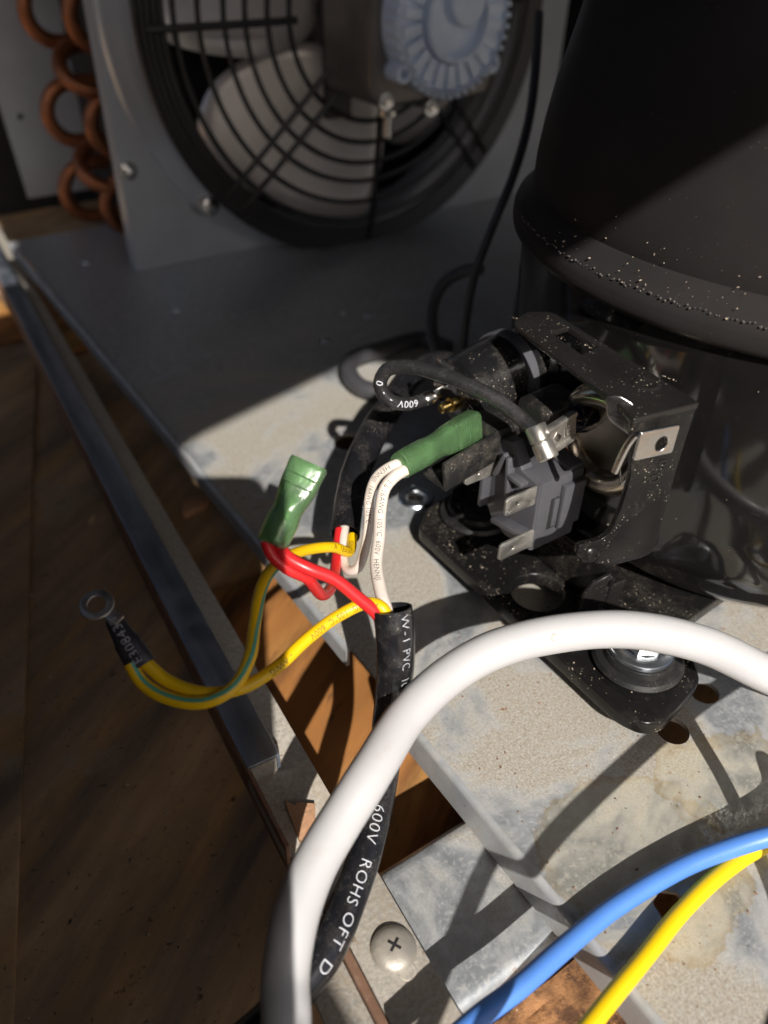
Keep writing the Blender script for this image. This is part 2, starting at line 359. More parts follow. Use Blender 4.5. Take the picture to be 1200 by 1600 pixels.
# ------------------------------------------------------------------ setting: floor, unseen panels added to block light
FZ = -42
def sheet(name, x0, x1, y0, y1, z, mat, n=1, amp=0.):
    bm = bmesh.new(); g = []
    for i in range(n+1):
        g.append([bm.verts.new((x0+(x1-x0)*i/n, y0+(y1-y0)*j/n, z+(amp*noise.noise(V((i*.7, j*.7, 0))) if amp else 0))) for j in range(n+1)])
    for i in range(n):
        for j in range(n): bm.faces.new((g[i][j], g[i+1][j], g[i+1][j+1], g[i][j+1]))
    return bm
obj('floor', sheet('floor', -700, 900, -700, 1300, FZ, M['wood'], 40, .6), M['wood'], kind='structure')
# darker floor board along the left, a hair proud of the plywood
def strip(name, p0, p1, wdt, z0, z1, mat, bev=.6, side=-1):
    p0 = V((*p0, 0)); p1 = V((*p1, 0)); d = (p1-p0); L = d.length; d.normalize(); s = V((d.y, -d.x, 0))
    c = (p0+p1)/2 - s*(wdt/2) if side < 0 else (p0+p1)/2 + s*(wdt/2); c.z = (z0+z1)/2
    return box(bmesh.new(), c, (wdt, L, z1-z0), u=s, v=d, bev=bev)
t = obj('wooden_board', strip('b', (-74, -35), (92, 541), 60, FZ+.2, FZ+2.4, None), M['wood'], label='dark stained wooden board lying along the far left edge of the floor', cat='board')
obj('left_shade_panel', bx(-98, -90, -430, 400, FZ+.3, 264), M['dark'], kind='structure')  # unseen panel added to throw shade over the left floor
bm = bmesh.new()
poly = [(-178, -208), (-103, -218), (-97, -190), (-84, -184), (13, -160), (26, -190), (70, -184), (620, -120), (620, 760), (-93, 760), (-93, 75), (-107, 75), (-107, 20), (-178, 20)]  # unseen top panel, outline kinked and notched to steer sun and shade
obj('shade_ceiling', plate([poly], 6, o=(0, 0, 400)), M['dark'], kind='structure', smooth=False)
obj('back_shade_panel', bx(-178, 620, 752, 760, FZ+.3, 399.5), M['dark'], kind='structure')  # out of view, added to cut skylight from behind
obj('side_shade_panel', bx(560, 568, -60, 751, FZ+.3, 399.5), M['dark'], kind='structure')  # out of view, added to cut skylight from the right
# warm bare plywood offcut lying on the floor between rail and plate
t = obj('plywood_strip', bx(60, 128, 60, 232, FZ+.5, FZ+3, bev=.5), M['woodwarm'], label='warm orange plywood strip lying on the floor under the edge of the metal plate', cat='plywood')
t = obj('plywood_offcut', bx(82, 140, 470, 640, FZ+.5, FZ+4, bev=.5), M['woodwarm'], label='pale orange plywood offcut in the gap beside the far end of the rail', cat='plywood')
t = obj('plywood_scrap', bx(20, 74, 500, 700, FZ+3, FZ+6, bev=.5), M['woodwarm'], label='sunlit plywood scrap left of the far end of the rail', cat='plywood')
t = obj('wood_scrap', plate([rounded([(0, 0), (14, 3), (16, 8), (9, 11), (2, 8)], 2, 3)], 4, o=(86, 284, FZ+.3), bev=.8), M['chip'], label='small pale wood scrap on the dark floor between the rail and the plate', cat='wood scrap')
t = obj('chipboard_block', sheet('c', 60, 140, 5, 46, FZ+14, None, 24, 1.2), M['osb'], label='rough brown chipboard under the front corner of the metal plate', cat='chipboard')

# the telephone that takes the picture: its shadow covers the left of the scene
ph = thing('phone', 'black phone held over the unit', 'phone', CAM-fw*6)
loop = rounded([(-64, -130), (11.5, -130), (11.5, 18), (-64, 18)], 9, 6)
obj('phone_body', plate([loop], 8, o=CAM-fw*1.8, u=rt, v=uu, bev=1.2), M['phone'], ph)

# ------------------------------------------------------------------ base plate with folded flange
bp = thing('base_plate', 'dusty galvanised steel base plate with folded edge and water stains', 'metal plate', (88, 250, 0))
holes = [circ(150.9, 246.1, 6.5, 28), circ(152.2, 198.4, 3.6, 24), circ(150.2, 69.5, 4.6, 24), circ(169.2, 73.8, 4.4, 24), rounded(circ(110.2, 36.2, 4.2, 6, a0=.3), .6, 3)]
loop = [(89.6, -60), (560, -60), (560, 562), (90.5, 562), (89.6, 160)]
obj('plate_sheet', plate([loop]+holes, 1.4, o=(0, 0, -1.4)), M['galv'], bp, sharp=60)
# rolled edge: quarter round then flange, broken by a notch near the front
def flange(y0, y1, d0, d1, name='flange'):
    bm = bmesh.new(); prof = []
    for k in range(7):
        a = k/6*math.pi/2; prof.append((89.6-1.9*math.sin(a), -1.9+1.9*math.cos(a)))
    rows = []
    for j in range(25):
        f = j/24; y = y0+(y1-y0)*f; d = d0+(d1-d0)*f; wob = .15*noise.noise(V((y*.05, 1, 3)))
        rows.append([bm.verts.new((x+wob, y, z)) for x, z in prof] + [bm.verts.new((87.7+wob, y, -d)), bm.verts.new((89.0+wob, y, -d)), bm.verts.new((89.0+wob, y, -2.2))])
    for a, b in zip(rows, rows[1:]):
        for k in range(len(a)-1): bm.faces.new((a[k], a[k+1], b[k+1], b[k]))
    for r_ in (rows[0], rows[-1]): bm.faces.new(r_)
    return obj(name, bm, M['galv2'], bp, sharp=50)
flange(562, 146, 7, 7.5); flange(116, -60, 11.5, 11.5)
# pressed collar with a screw end in it
g = lathe(bmesh.new(), (152.2, 198.4, 0), (0, 0, 1), [(7.2, 0), (6.6, .7), (5.4, .9), (4.2, .6), (3.4, -.6)], 36, close=False); obj('pressed_collar', g, M['bluezinc'], bp)
bm = bmesh.new(); prof = []
for k in range(9): prof += [(2.9, -5+k*.55), (3.4, -4.75+k*.55)]
obj('screw_end', lathe(bm, (152.2, 198.4, .3), (.1, -.05, 1), prof+[(2.6, .2), (0, .3)], 24), M['brightmetal'], bp)
g = lathe(bmesh.new(), (150.9, 246.1, 0), (0, 0, 1), [(9.2, 0), (8.2, .5), (6.9, .3), (6.4, -1.5)], 36, close=False); obj('hole_rim', g, M['galv2'], bp)
for (x, y) in ((217, 356), (226, 347), (191, 333), (119.8, 502), (139.5, 408)):
    obj('rivet', lathe(bmesh.new(), (x, y, 0), (0, 0, 1), [(2.6, 0), (2.3, .8), (1.2, 1.3), (0, 1.4)], 20), M['bluezinc'], bp)

# ------------------------------------------------------------------ rail along the left
A0 = V((56.9, 46.1, 0)); dv = V((.0661, .9978, 0)).normalized(); du = V((dv.y, -dv.x, 0))
def R(u, v, z): return A0+du*u+dv*v+UP*z
def rbox(u0, u1, v0, v1, z0, z1, bev=.25, bm=None): return box(bm or bmesh.new(), R((u0+u1)/2, (v0+v1)/2, (z0+z1)/2), (u1-u0, v1-v0, z1-z0), u=du, v=dv, bev=bev)
rl = thing('steel_rail', 'long grey steel rail with a raised bluish channel running beside the plate', 'rail', R(-9, 250, -17))
obj('rail_flange', rbox(-17.2, 0, 49, 640, -12.2, -11, .2), M['raildust'], rl)
obj('channel_top', rbox(-18.3, -8.6, 79.5, 640, -4.2, -3, .45), M['railweb'], rl)
obj('channel_side', rbox(-9.6, -8.5, 79.6, 640, -10.9, -4.3, .2), M['railweb'], rl)
obj('rail_side', rbox(-18.6, -17.35, 54, 640, -17, -4.35, .3), M['rust'], rl)  # brown here stands in for the floor reflected in this face
bm = rbox(-17.3, -9.7, 79.5, 80.6, -10.9, -4.3, .2); obj('channel_end', bm, M['raildust'], rl)
obj('channel_lip', rbox(-18.75, -17.2, 54.6, 79.4, -12.5, -7.4, .5), M['raildust'], rl)
# front fixing plate with screw, continuing the rail
fp = thing('fixing_plate', 'dusty steel fixing plate with a cross head screw at the bottom of the picture', 'metal plate', R(-8, 15, -12))
obj('plate_sheet', rbox(-14.6, .2, -60, 48, -10.9, -9.6, .25), M['raildust'], fp)
obj('side_sheet', rbox(-27, -17.3, -60, 30, -12.6, -11.2, .25), M['raildust'], fp)
obj('rusty_edge', rbox(-17.1, -14.9, -60, 34, -14, -9.3, .35), M['rust'], fp)
sc = R(-5.9, 21.0, -9.5)
g = bmesh.new(); lathe(g, sc, (0.05, -.03, 1), [(5.6, 0), (5.5, .45), (4.9, 1.25), (3.9, 1.85), (2.5, 2.3), (0, 2.45)], 40)
so_ = obj('screw_head', g, M['screwmetal'], fp); ORG[so_.name] = ORG[fp.name]
def cross_recess(c, n, r, parent, twist=.5):
    u, v, n_ = frame(n); a = u*math.cos(twist)+v*math.sin(twist); b = n_.cross(a)
    obj('cross_recess', boxes((V(c), (r*2, r*.42, .5), dict(u=a, v=b, bev=.08)), (V(c)-n_*.004, (r*.42, r*2, .5), dict(u=a, v=b, bev=.08))), M['dark'], parent)
cross_recess(sc+V((.1, 0, 2.22)), (.05, -.03, 1), 1.75, so_)
obj('slot_end', lathe(bmesh.new(), R(-5.6, 15.2, -9.58), (0, 0, 1), [(2.2, 0), (2.0, .25), (0, .3)], 24), M['raildust'], fp)
# cross member
cm = thing('cross_member', 'grey steel cross member joining the rail and the base plate', 'metal bar', (76, 66, -20))
bm = bmesh.new(); prof = [(87, -24), (86.6, -14.5), (84.8, -12.9), (82.5, -12.6)] + [(55, -12.6)] + [(51.5-3.4*math.sin(a), -16.0+3.4*math.cos(a)) for a in [k/6*math.pi/2 for k in range(7)]] + [(48.1, -24), (49.3, -24), (49.3, -16.5), (53, -14.0), (84.5, -14.2), (85.4, -24)]
rows = [[bm.verts.new((x, y+(x-76)*-.012, z)) for y, z in prof] for x in (44, 56, 68, 80, 92, 104, 130)]
for a, b in zip(rows, rows[1:]):
    for k in range(len(a)): bm.faces.new((a[k], a[(k+1) % len(a)], b[(k+1) % len(b)], b[k]))
for r_ in (rows[0], rows[-1]): bm.faces.new(r_)
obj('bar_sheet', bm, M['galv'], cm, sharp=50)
# wood chip lying on the rail
cp = [R(-11.6, 67, -10.9), R(-7.2, 61.5, -10.9), R(-9.2, 57.5, -10.9), R(-13.2, 52.5, -10.9), R(-13.6, 56, -10.9), R(-11.4, 60, -10.9)]
cp = [R(-12.2, 69.5, 0), R(-10.4, 66.4, 0), R(-9.2, 67, 0), R(-5.4, 64.2, 0), R(-8.2, 58.4, 0), R(-12.0, 53.0, 0), R(-13.6, 57.2, 0)]
obj('wood_chip', plate([[(p.x, p.y) for p in cp]], 1.7, o=(0, 0, -10.8), bev=.1), M['chip'], label='small pale wood chip lying in the end of the steel rail', cat='wood chip')

# ------------------------------------------------------------------ condenser: back panel, coil, shroud, fan
obj('grey_back_panel', plate([[(123, 0), (420, 0), (420, 300), (106, 300), (119, 64)], circ(131, 54, 2.2, 14)], 2, o=(0, 647, 0), u=(1, 0, 0), v=(0, 0, 1)), M['panelback'], label='plain grey metal panel standing behind the copper pipe bends', cat='metal panel')
cc = thing('condenser_coil', 'condenser coil with curved copper pipe ends behind the grey fan panel', 'condenser coil', (170, 540, 0))
def ubend(y, z, r, tilt=0., reach=7., x=161.):
    u = V((-1, 0, 0)); a = V((0, math.sin(tilt), math.cos(tilt))); c = V((x, y, z)); pts = [c+a*r-u*16, c+a*r-u*8]
    for k in range(13):
        th = math.pi*k/12; pts.append(c+a*(r*math.cos(th))+u*(r*math.sin(th)))
    pts += [c-a*r-u*8, c-a*r-u*16]
    Q = []
    for p, q in zip(pts, pts[1:]): Q += [p.lerp(q, f/2) for f in range(2)]
    obj('copper_bend', tube(bmesh.new(), Q+[pts[-1]], 4.4, 16), M['copper'], cc)
for y, z, tl in ((540, 124, 0), (540, 66, 0), (575, 124, .0), (575, 68, .0), (552, 96, .9), (552, 40, .9), (540, 18, .0), (575, 20, 0), (552, 152, .9)): ubend(y, z, 17 if not tl else 17, tl, x=166 if y < 544 else (150 if y > 560 else 158))
obj('end_plate', bx(171, 173, 530, 640, 1, 290), M['dark'], cc)
obj('fin_block', bx(173.2, 420, 534, 630, 1, 290), M['dark'], cc)
fs = thing('fan_shroud', 'grey sheet metal fan panel with stepped round opening and bright bolts', 'metal panel', (141, 471, 0))
FC = (287., 131.)
obj('shroud_panel', plate([[(141, .3), (470, .3), (470, 300), (141, 300)], circ(FC[0], FC[1], 144, 96)], 1.4, o=(0, 472.4, 0), u=(1, 0, 0), v=(0, 0, 1)), M['fanmetal'], fs, sharp=50)
prof = [(144.4, 0)]; 
for r_, h in ((142, 4), (138.5, 4.6), (136.3, 8.8), (132.8, 9.4), (130.6, 13.4), (127.6, 14), (126.2, 11), (125.4, 4), (125, -18)): prof.append((r_, h))
obj('bell_mouth', lathe(bmesh.new(), (FC[0], 471, FC[1]), (0, -1, 0), prof, 120, close=False), M['fanmetal'], fs, sharp=70)
obj('panel_flange', bx(141.2, 142.4, 472.6, 484, .3, 300), M['fanmetal'], fs)
def bolt(x, z, y, r, L, parent, mat='brightmetal'):
    b = obj('bolt', lathe(bmesh.new(), (x, y, z), (0, -1, 0), [(r*1.5, 0), (r*1.5, .7), (r, .75), (r, L-1), (r*.7, L-.2), (0, L)], 24), M[mat], parent)
bolt(143.5+2.2, 57.5, 471, 3.4, 5, fs); bolt(187, 35, 471, 5.2, 15, fs)
# fan: grille, motor, blades
fan = thing('condenser_fan', 'black wire guarded condenser fan with pale metal blades and cast motor', 'fan', (287, 440, 0))
def grille_y(r): return 431+ (r/128)**2*14
for r_ in (55, 67, 79, 90, 103, 115, 121, 124, 127.2, 130, 133):
    y = grille_y(r_); pts = [V((FC[0]+r_*math.cos(a), y, FC[1]+r_*math.sin(a))) for a in [2*math.pi*k/96 for k in range(97)]]
    obj('guard_ring', tube(bmesh.new(), pts, 1.55 if r_ < 120 else 1.9, 8, False, False), M['grille'], fan)
def spoke(ang, off, r0, r1, rad=1.7):
    d = V((math.cos(ang), 0, math.sin(ang))); s = V((-d.z, 0, d.x)); pts = []
    for k in range(12):
        r_ = r0+(r1-r0)*k/11; rr = math.hypot(r_, off); pts.append(V((FC[0], grille_y(rr)-2.6, FC[1]))+d*r_+s*off)
    pts.append(pts[-1]+V((0, 12, 0)))
    obj('guard_spoke', tube(bmesh.new(), pts, rad, 8), M['grille'], fan)
for q in range(4):
    a = math.radians(45+90*q)
    spoke(a, 6.2, 36, 128); spoke(a, -6.2, 36, 128); spoke(math.radians(90*q+181), 0, 52, 128, 1.9)
def blade(ang, parent):
    BP = [(-8, -20), (-32, -17), (-62, -27), (-80, -40), (-90, -62), (-82, -82), (-60, -101), (-28, -116), (9, -121), (17, -95), (22, -62), (16, -34), (8, -22)]
    # paddle outline in (radial, tangential), twisted
    ca = math.radians(-132); prof = [(p[0]*math.cos(ca)+p[1]*math.sin(ca), -p[0]*math.sin(ca)+p[1]*math.cos(ca)) for p in BP]
    prof = rounded(prof, 12, 4); d = V((math.cos(ang), 0, math.sin(ang))); s = V((-d.z, 0, d.x)); bm = bmesh.new()
    N = 14; cen = sum((V((p[0], p[1])) for p in prof), V((0, 0)))/len(prof); rings = []
    def pos(r_, t_): return V((FC[0], 478, FC[1]))+d*r_+s*t_+V((0, 1, 0))*(-t_*.3+(r_-60)*.2)
    for k in range(1, 7): rings.append([bm.verts.new(pos(*(cen+(V((p[0], p[1]))-cen)*(k/6)))) for p in prof])
    c0 = bm.verts.new(pos(*cen)); L = len(prof)
    for i in range(L): bm.faces.new((c0, rings[0][i], rings[0][(i+1) % L]))
    for a, b in zip(rings, rings[1:]):
        for i in range(L): bm.faces.new((a[i], b[i], b[(i+1) % L], a[(i+1) % L]))
    ob = obj('fan_blade', bm, M['blade'], parent, sharp=60); md = ob.modifiers.new('thick', 'SOLIDIFY'); md.thickness = .9*S
for q in range(4): blade(math.radians(-132+90*q), fan)
obj('fan_hub', lathe(bmesh.new(), (FC[0], 486, FC[1]), (0, -1, 0), [(0, 0), (26, 0), (26, 20), (22, 24), (0, 25)], 40), M['motorcase'], fan)
MC = V((294, 0, 134)); my = 366.
# motor: housing, ribbed end bell, boss with crescent
hs = rounded([(-41, -41), (41, -41), (41, 41), (-41, 41)], 12, 6)
obj('motor_housing', plate([hs], 50, o=(MC.x, 436, MC.z), u=(1, 0, 0), v=(0, 0, 1), bev=3.5), M['motorcase'], fan)
obj('motor_bracket', boxes(((V((MC.x-30, 439, MC.z))), (16, 5, 110)), ((V((MC.x+34, 439, MC.z))), (14, 5, 110))), M['grille'], fan)
eb = obj('end_bell', lathe(bmesh.new(), (MC.x, 386, MC.z), (0, -1, 0), [(36, 0), (35.5, 11), (34.5, 13.5), (33.2, 14.4), (32.4, 11.2), (19.8, 11.2), (19.6, 14.8), (19.2, 17.6), (17.6, 18), (17.2, 12), (0, 12)], 72), M['motor'], fan, sharp=30)
for k in range(22):
    a = 2*math.pi*(k+.5)/22; d = V((math.cos(a), 0, math.sin(a))); s = V((-d.z, 0, d.x))
    obj('cooling_rib', box(bmesh.new(), V((MC.x, 386-12.2, MC.z))+d*26.2, (11.4, 5.2, 3.6), u=d, v=s, bev=.5), M['motor'], eb)
for k in range(44):
    a = 2*math.pi*k/44; d = V((math.cos(a), 0, math.sin(a))); s = V((-d.z, 0, d.x))
    obj('rim_tooth', box(bmesh.new(), V((MC.x, 386-8.5, MC.z))+d*35.9, (1.4, 2.3, 11), u=d, v=s), M['motor'], eb)
boss = [(13.2*math.cos(a), 13.2*math.sin(a)) for a in [math.radians(100+k*12) for k in range(14)]]
cres = [(15.6*math.cos(a), 15.6*math.sin(a)) for a in [math.radians(80+k*10) for k in range(20)]] 
obj('bearing_boss', lathe(bmesh.new(), (MC.x+5, 374, MC.z+7), (0, -1, 0), [(10.5, 0), (10.4, 5.5), (9.6, 6.2), (0, 6.4)], 40), M['motor'], eb)
for a in (-38, 218, 142, 38):
    a = math.radians(a); p = V((MC.x+37.2*math.cos(a), 386, MC.z+37.2*math.sin(a)))
    obj('screw_lug', lathe(bmesh.new(), p, (0, -1, 0), [(4.6, -6), (4.6, 11.5), (4.1, 12), (2.4, 12), (2.2, 7), (0, 7)], 28), M['motor'], eb)
for x, z in ((260, 97.5), (290, 91.5)):
    obj('bolt', lathe(bmesh.new(), (x, 386, z), (0, -1, 0), [(4.2, 0), (4.2, 3), (2.6, 3.2), (2.6, 6), (0, 6.4)], 20), M['brightmetal'], fan)
obj('bolt', lathe(bmesh.new(), (266, 390, 92), (0, 0, -1), [(5, 0), (5, 3), (2, 3.2), (2, 14), (0, 14.2)], 20), M['brightmetal'], fan)

# ------------------------------------------------------------------ compressor
CX, CY = 250., 132.
cp_ = thing('compressor', 'big glossy black hermetic compressor with welded seam and mounting foot', 'compressor', (CX, CY, 0))
def shell_mesh(prof, seg=160, amp=0., bumps=()):
    bm = bmesh.new(); lathe(bm, (CX, CY, 0), (0, 0, 1), prof, seg, close=False)
    for v in bm.verts:
        d = V((v.co.x-CX, v.co.y-CY, 0)); L = d.length
        if L < 1: continue
        d /= L; k = amp*noise.noise(v.co*.022)+amp*.35*noise.noise(v.co*.06+V((9, 2, 1)))
        for (p, rad, h) in bumps:
            q = (v.co-V(p)).length/rad
            if q < 1: k += h*(1-q*q)**2
        v.co += d*k
    return bm
def dense(prof, step=2.5):
    out = []
    for (a, b), (c, d) in zip(prof, prof[1:]):
        n = max(1, int(math.hypot(c-a, d-b)/step)); out += [(a+(c-a)*k/n, b+(d-b)*k/n) for k in range(n)]
    return out+[prof[-1]]
BUMP = (168.5, 104.0, 33.5)
low = [(52, 10), (66, 12.5), (76, 17), (82.5, 24), (86, 33), (87.6, 44), (88, 60), (88, 103)]
obj('lower_shell', shell_mesh(dense(low), 200, .9, [(BUMP, 11, 2.4), ((183, 76, 30), 20, 1.6), ((192, 66, 52), 22, -1.2)]), M['shellgloss'], cp_, sharp=60)
ring = [(87.8, 102.8), (90.5, 103.2), (91.9, 104.6), (92.3, 106.5), (92.2, 109), (91.4, 111.2), (89.5, 113), (86.6, 116.3), (85.3, 117), (84.6, 116)]
obj('seam_ring', shell_mesh(dense(ring, .8), 220, .25), M['shellpaint'], cp_, sharp=50)
upp = [(86.2, 114), (87, 118), (86.9, 124), (86, 133), (84.2, 145), (82, 154.5), (79.9, 164), (75, 176), (66, 189), (50, 200), (28, 207), (0, 210)]
obj('upper_shell', shell_mesh(dense(upp), 180, .3), M['shellpaint'], cp_, sharp=60)
# weld bead of small blobs along the seam, toned paler to imitate its edge highlight
bm = bmesh.new()
for k in range(150):
    a = math.radians(150+k*.78+rnd.uniform(-.3, .3)); r_ = 91.9+rnd.uniform(-.2, .3)
    bmesh.ops.create_icosphere(bm, subdivisions=1, radius=rnd.uniform(.15, .34), matrix=Matrix.Translation((CX+r_*math.cos(a), CY+r_*math.sin(a), 111.4+rnd.uniform(-.5, .4))))
obj('weld_bead', bm, M['beadglint'], cp_, kind='stuff')
# mounting foot
ft = [(133, 171), (133, 77), (135.8, 70.8), (141, 68.3), (161, 72.2), (166, 79), (172, 90), (205, 92), (216, 112), (216, 178), (150, 180.5), (141, 178)]
loop = rounded(ft, [2.2, 3, 2.5, 2.5, 3, 3, 6, 4, 4, 4, 3, 3], 5)
HC = (146.4, 124.7, 12.0)
foot = obj('foot_plate', plate([loop, circ(HC[0], HC[1], 8.4, 40)], 5.2, o=(0, 0, 7.0), bev=.8), M['dustyblack'], cp_, sharp=40)
skirt = [(x, y) for x, y in loop if x < 172 and y < 176]
def grommet(x, y, z, bolted):
    obj('rubber_grommet', lathe(bmesh.new(), (x, y, 0), (0, 0, 1), [(9.5, .2), (9.8, 8.8), (6, 9), (6, z+.3), (12.6, z+.4), (13.2, z+1.6), (12.4, z+2.9), (10.4, z+3.3), (10, z+5.2), (6, z+5.5), (0, z+5.5)], 48), M['rubber'], cp_)
    if bolted:
        obj('washer', lathe(bmesh.new(), (x, y, z+5.6), (0, 0, 1), [(9.4, 0), (9.4, 1.3), (9.0, 1.6), (5.5, 1.7), (5.2, 1.3), (5.2, 0)], 48), M['bluezinc'], cp_)
        bm = bmesh.new(); lathe(bm, (x, y, z+7.3), (.02, -.02, 1), [(5.8, 0), (5.8, 3.4), (5.0, 4.0), (0, 4.0)], 6); obj('nut', bm, M['brightmetal'], cp_)
        prof = []
        for k in range(7): prof += [(3.6, 11+k*.9), (3.1, 11.45+k*.9)]
        obj('stud', lathe(bmesh.new(), (x, y, z-.8), (0, 0, 1), prof+[(0, 17.4)], 20), M['brightmetal'], cp_)
grommet(151, 87.5, 12.4, True); grommet((154.3, 165.4, 14.0)[0], (154.3, 165.4, 14.0)[1], 12.4, False)
gx, gy = (154.3, 165.4, 14.0)[0], (154.3, 165.4, 14.0)[1]
obj('retainer_plate', plate([rounded(circ(0, 0, 10.5, 8, a0=.39), .8, 2), circ(0, 0, 5, 24)], 1.2, o=(gx, gy, 18.2), u=(1, 0, .18), v=(0, 1, .12), bev=.25), M['blackpaint'], cp_)
# upright clip on the foot
clip = [(0, 0), (0, 9), (2.2, 13), (7.2, 15), (7.2, 9.5), (13.5, 11), (13.5, 2), (12, 0)]
co_ = (149.2, 110.9, 12.2)
obj('foot_clip', plate([clip], 1.4, o=co_, u=(.95, -.28, .05), v=(.12, 0, 1), bev=.3), M['bracketpaint'], cp_)
# terminal bracket: top plate, near leg, cup
TB = 95.
P2 = lambda p: (p[0], p[1])
tl = rounded([P2((144.5, 149.6, 95.0)), P2((152.3, 152.6, 95.0)), P2((158.7, 149.1, 95.0)), P2((153.5, 93.4, 95.0)), P2((134.6, 96.6, 95.0)), P2((137.2, 103.9, 95.0)), P2((138.2, 112.1, 95.0))], [2.5, 2, 2.5, .6, .8, 3, 3], 5)
sl_ = [P2(q) for q in ((149.1, 139.4, 95.0), (155.8, 139.4, 95.0), (154.3, 126.6, 95.0), (147.2, 125.5, 95.0))]
br = obj('terminal_bracket', plate([tl, rounded(sl_, .6, 3)], 1.7, o=(0, 0, TB-1.7), bev=.3), M['bracketpaint'], cp_)
em = (149.5, 106.2, 95.0)
obj('embossed_ring', lathe(bmesh.new(), (em[0], em[1], TB+.02), (0, 0, 1), [(3.6, 0), (3.0, .35), (2.3, .4), (1.7, .05), (.9, .1), (0, .15)], 28), M['bracketpaint'], br)
LD, LC = V((136.4, 98.4, 93.3)), V((153.8, 94.2, 93.3)); lu = (LC-LD).normalized()
leg = [(0.2, 93.1), (17.9, 93.1), (17.7, 74.1), (18.3, 48.0), (15.0, 46.6), (5.1, 46.5), (-6.9, 53.0), (-6.8, 57.3), (1.8, 57.1), (3.6, 65.4), (4.1, 77.2), (1.8, 85.2)]
obj('bracket_leg', plate([rounded(leg, [.5, .5, 1, 2, 2, 2, 2, 1, 4, 4, 4, 2], 4)], 1.7, o=LD+V((-lu.y, lu.x, 0))*1.7-UP*LD.z, u=lu, v=(0, 0, 1), bev=.25), M['dustyblack'], br)
lp = (11.0, 76.6); ln = V((lu.y, -lu.x, 0))
letter_flat('U20', 4.0, LD-UP*LD.z+lu*lp[0]+UP*(lp[1]-4)+ln*.05, lu*.28+UP*.96, lu*-.96+UP*.28, M['bracketpaint'], br, depth=.22)
lp = (-2.1, 52.4)
obj('embossed_dimple', lathe(bmesh.new(), LD-UP*LD.z+lu*lp[0]+UP*lp[1], ln, [(2.9, -.2), (2.4, .5), (1.3, .9), (.5, .5), (0, .4)], 24), M['dustyblack'], br)
# skirt of the bracket below the cup with a dimple
obj('bracket_skirt', plate([rounded([(0, 0), (34, 0), (34, 14), (0, 14)], 2, 4)], 1.5, o=(158.5, 141, 12.5), u=(0, -1, 0), v=(.06, 0, 1), bev=.25), M['dustyblack'], cp_)
CUP = V((157.0, 122.3, 66.8))
cupn = (-1, -.06, .02)
obj('terminal_cup', lathe(bmesh.new(), CUP+V((12, 0, 0)), cupn, [(17.4, 0), (17.2, 8), (16.6, 11), (15.4, 13), (13.6, 14), (11.6, 13.8), (10, 12.4), (9, 10.2), (6, 9.4), (0, 9.2)], 64), M['cupmetal'], cp_)
for p in (V((154.0, 129.9, 71.2)), V((154.0, 127.0, 53.2))):
    obj('terminal_pin', lathe(bmesh.new(), p+V((9, 0, 0)), cupn, [(4.6, 0), (4.6, 7), (3.9, 9.4), (2, 10.4), (0, 10.6)], 28), M['glass_black'], cp_)
# diamond warning mark pressed in the cup
dm = CUP+V((-2.1, -12.4, .5))
for a, b in (((0, -7.2), (3.0, 0)), ((3.0, 0), (0, 7.2)), ((0, 7.2), (-3.0, 0)), ((-3.0, 0), (0, -7.2))):
    pa = dm+V((0, -a[0], a[1])); pb = dm+V((0, -b[0], b[1])); obj('pressed_mark', tube(bmesh.new(), [pa, pb], .32, 8), M['brightmetal'], cp_)
# plated spring clip on the leg
kp = (5.8, 87.8); k0 = LD-UP*LD.z+lu*kp[0]+UP*kp[1]+ln*3.0
sc_ = thing('spring_clip', 'small bright plated clip with a hole on the bracket beside the terminal cup', 'metal clip', k0)
obj('clip_plate', plate([rounded([(-5.6, -3.6), (5.2, -3.6), (5.2, 4.2), (-5.6, 4.2)], .7, 3), circ(1.2, -.2, 1.7, 20, 2.0)], .9, o=k0, u=lu, v=UP, bev=.25), M['brightmetal'], sc_)
obj('clip_bend', tube(bmesh.new(), smoothpath([k0-lu*6.2+UP*3.4, k0-lu*7.0+UP*1-ln*.6, k0-lu*7.8-UP*3-ln*1, k0-lu*8.4-UP*7.5-ln*1.4], 1), 0.9, 10), M['brightmetal'], sc_)
obj('clip_spring', plate([rounded([(0, 0), (6, 3), (8, 8.5), (5, 9.5), (1, 8)], 1.2, 3)], .8, o=k0-lu*3.5-ln*4.6-UP*.5, u=-lu*.75-ln*.66, v=(.1, .05, .97), bev=.2), M['brightmetal'], sc_)

# ------------------------------------------------------------------ start relay
RX, RY = 137.3, 122.9
rl_ = thing('start_relay', 'grey plastic start relay with three flat metal prongs plugged into the compressor', 'relay', (145, 133, 34))
body = obj('relay_body', boxes(((146.3, 129.9, 46.6), (16.6, 14, 24.6), dict(bev=.7))), M['relay'], rl_, sharp=30)
# face panel with sloping shoulder and ribs
fpn = [(123.3, 34.7), (134, 33.0), (141, 35.6), (146, 42), (146.4, 50), (144.6, 58.2), (140.2, 64.6), (136.4, 65.4), (134, 62.5), (131, 59), (123.3, 58.4)]
obj('relay_face', plate([[(-y, z) for y, z in fpn]], 4.4, o=(141.9, 0, 0), u=(0, -1, 0), v=(0, 0, 1), bev=.5), M['relay'], rl_, sharp=30)
rec = [(133, 39), (140.5, 41), (143.6, 47), (141.6, 55), (138.2, 60.5), (134.5, 59.5), (133, 52)]
obj('relay_rib', boxes(((136.6, 138.0, 57.6), (3.2, 1.3, 9.6), dict(u=(1, 0, 0), v=(0, 1, .38), bev=.3)), ((136.6, 134.2, 55.6), (3.4, 1.3, 12.6), dict(u=(1, 0, 0), v=(0, 1, -.1), bev=.3)), ((136.4, 130.6, 56.4), (3.4, 5.6, 1.4), dict(bev=.3))), M['relay'], rl_, sharp=30)
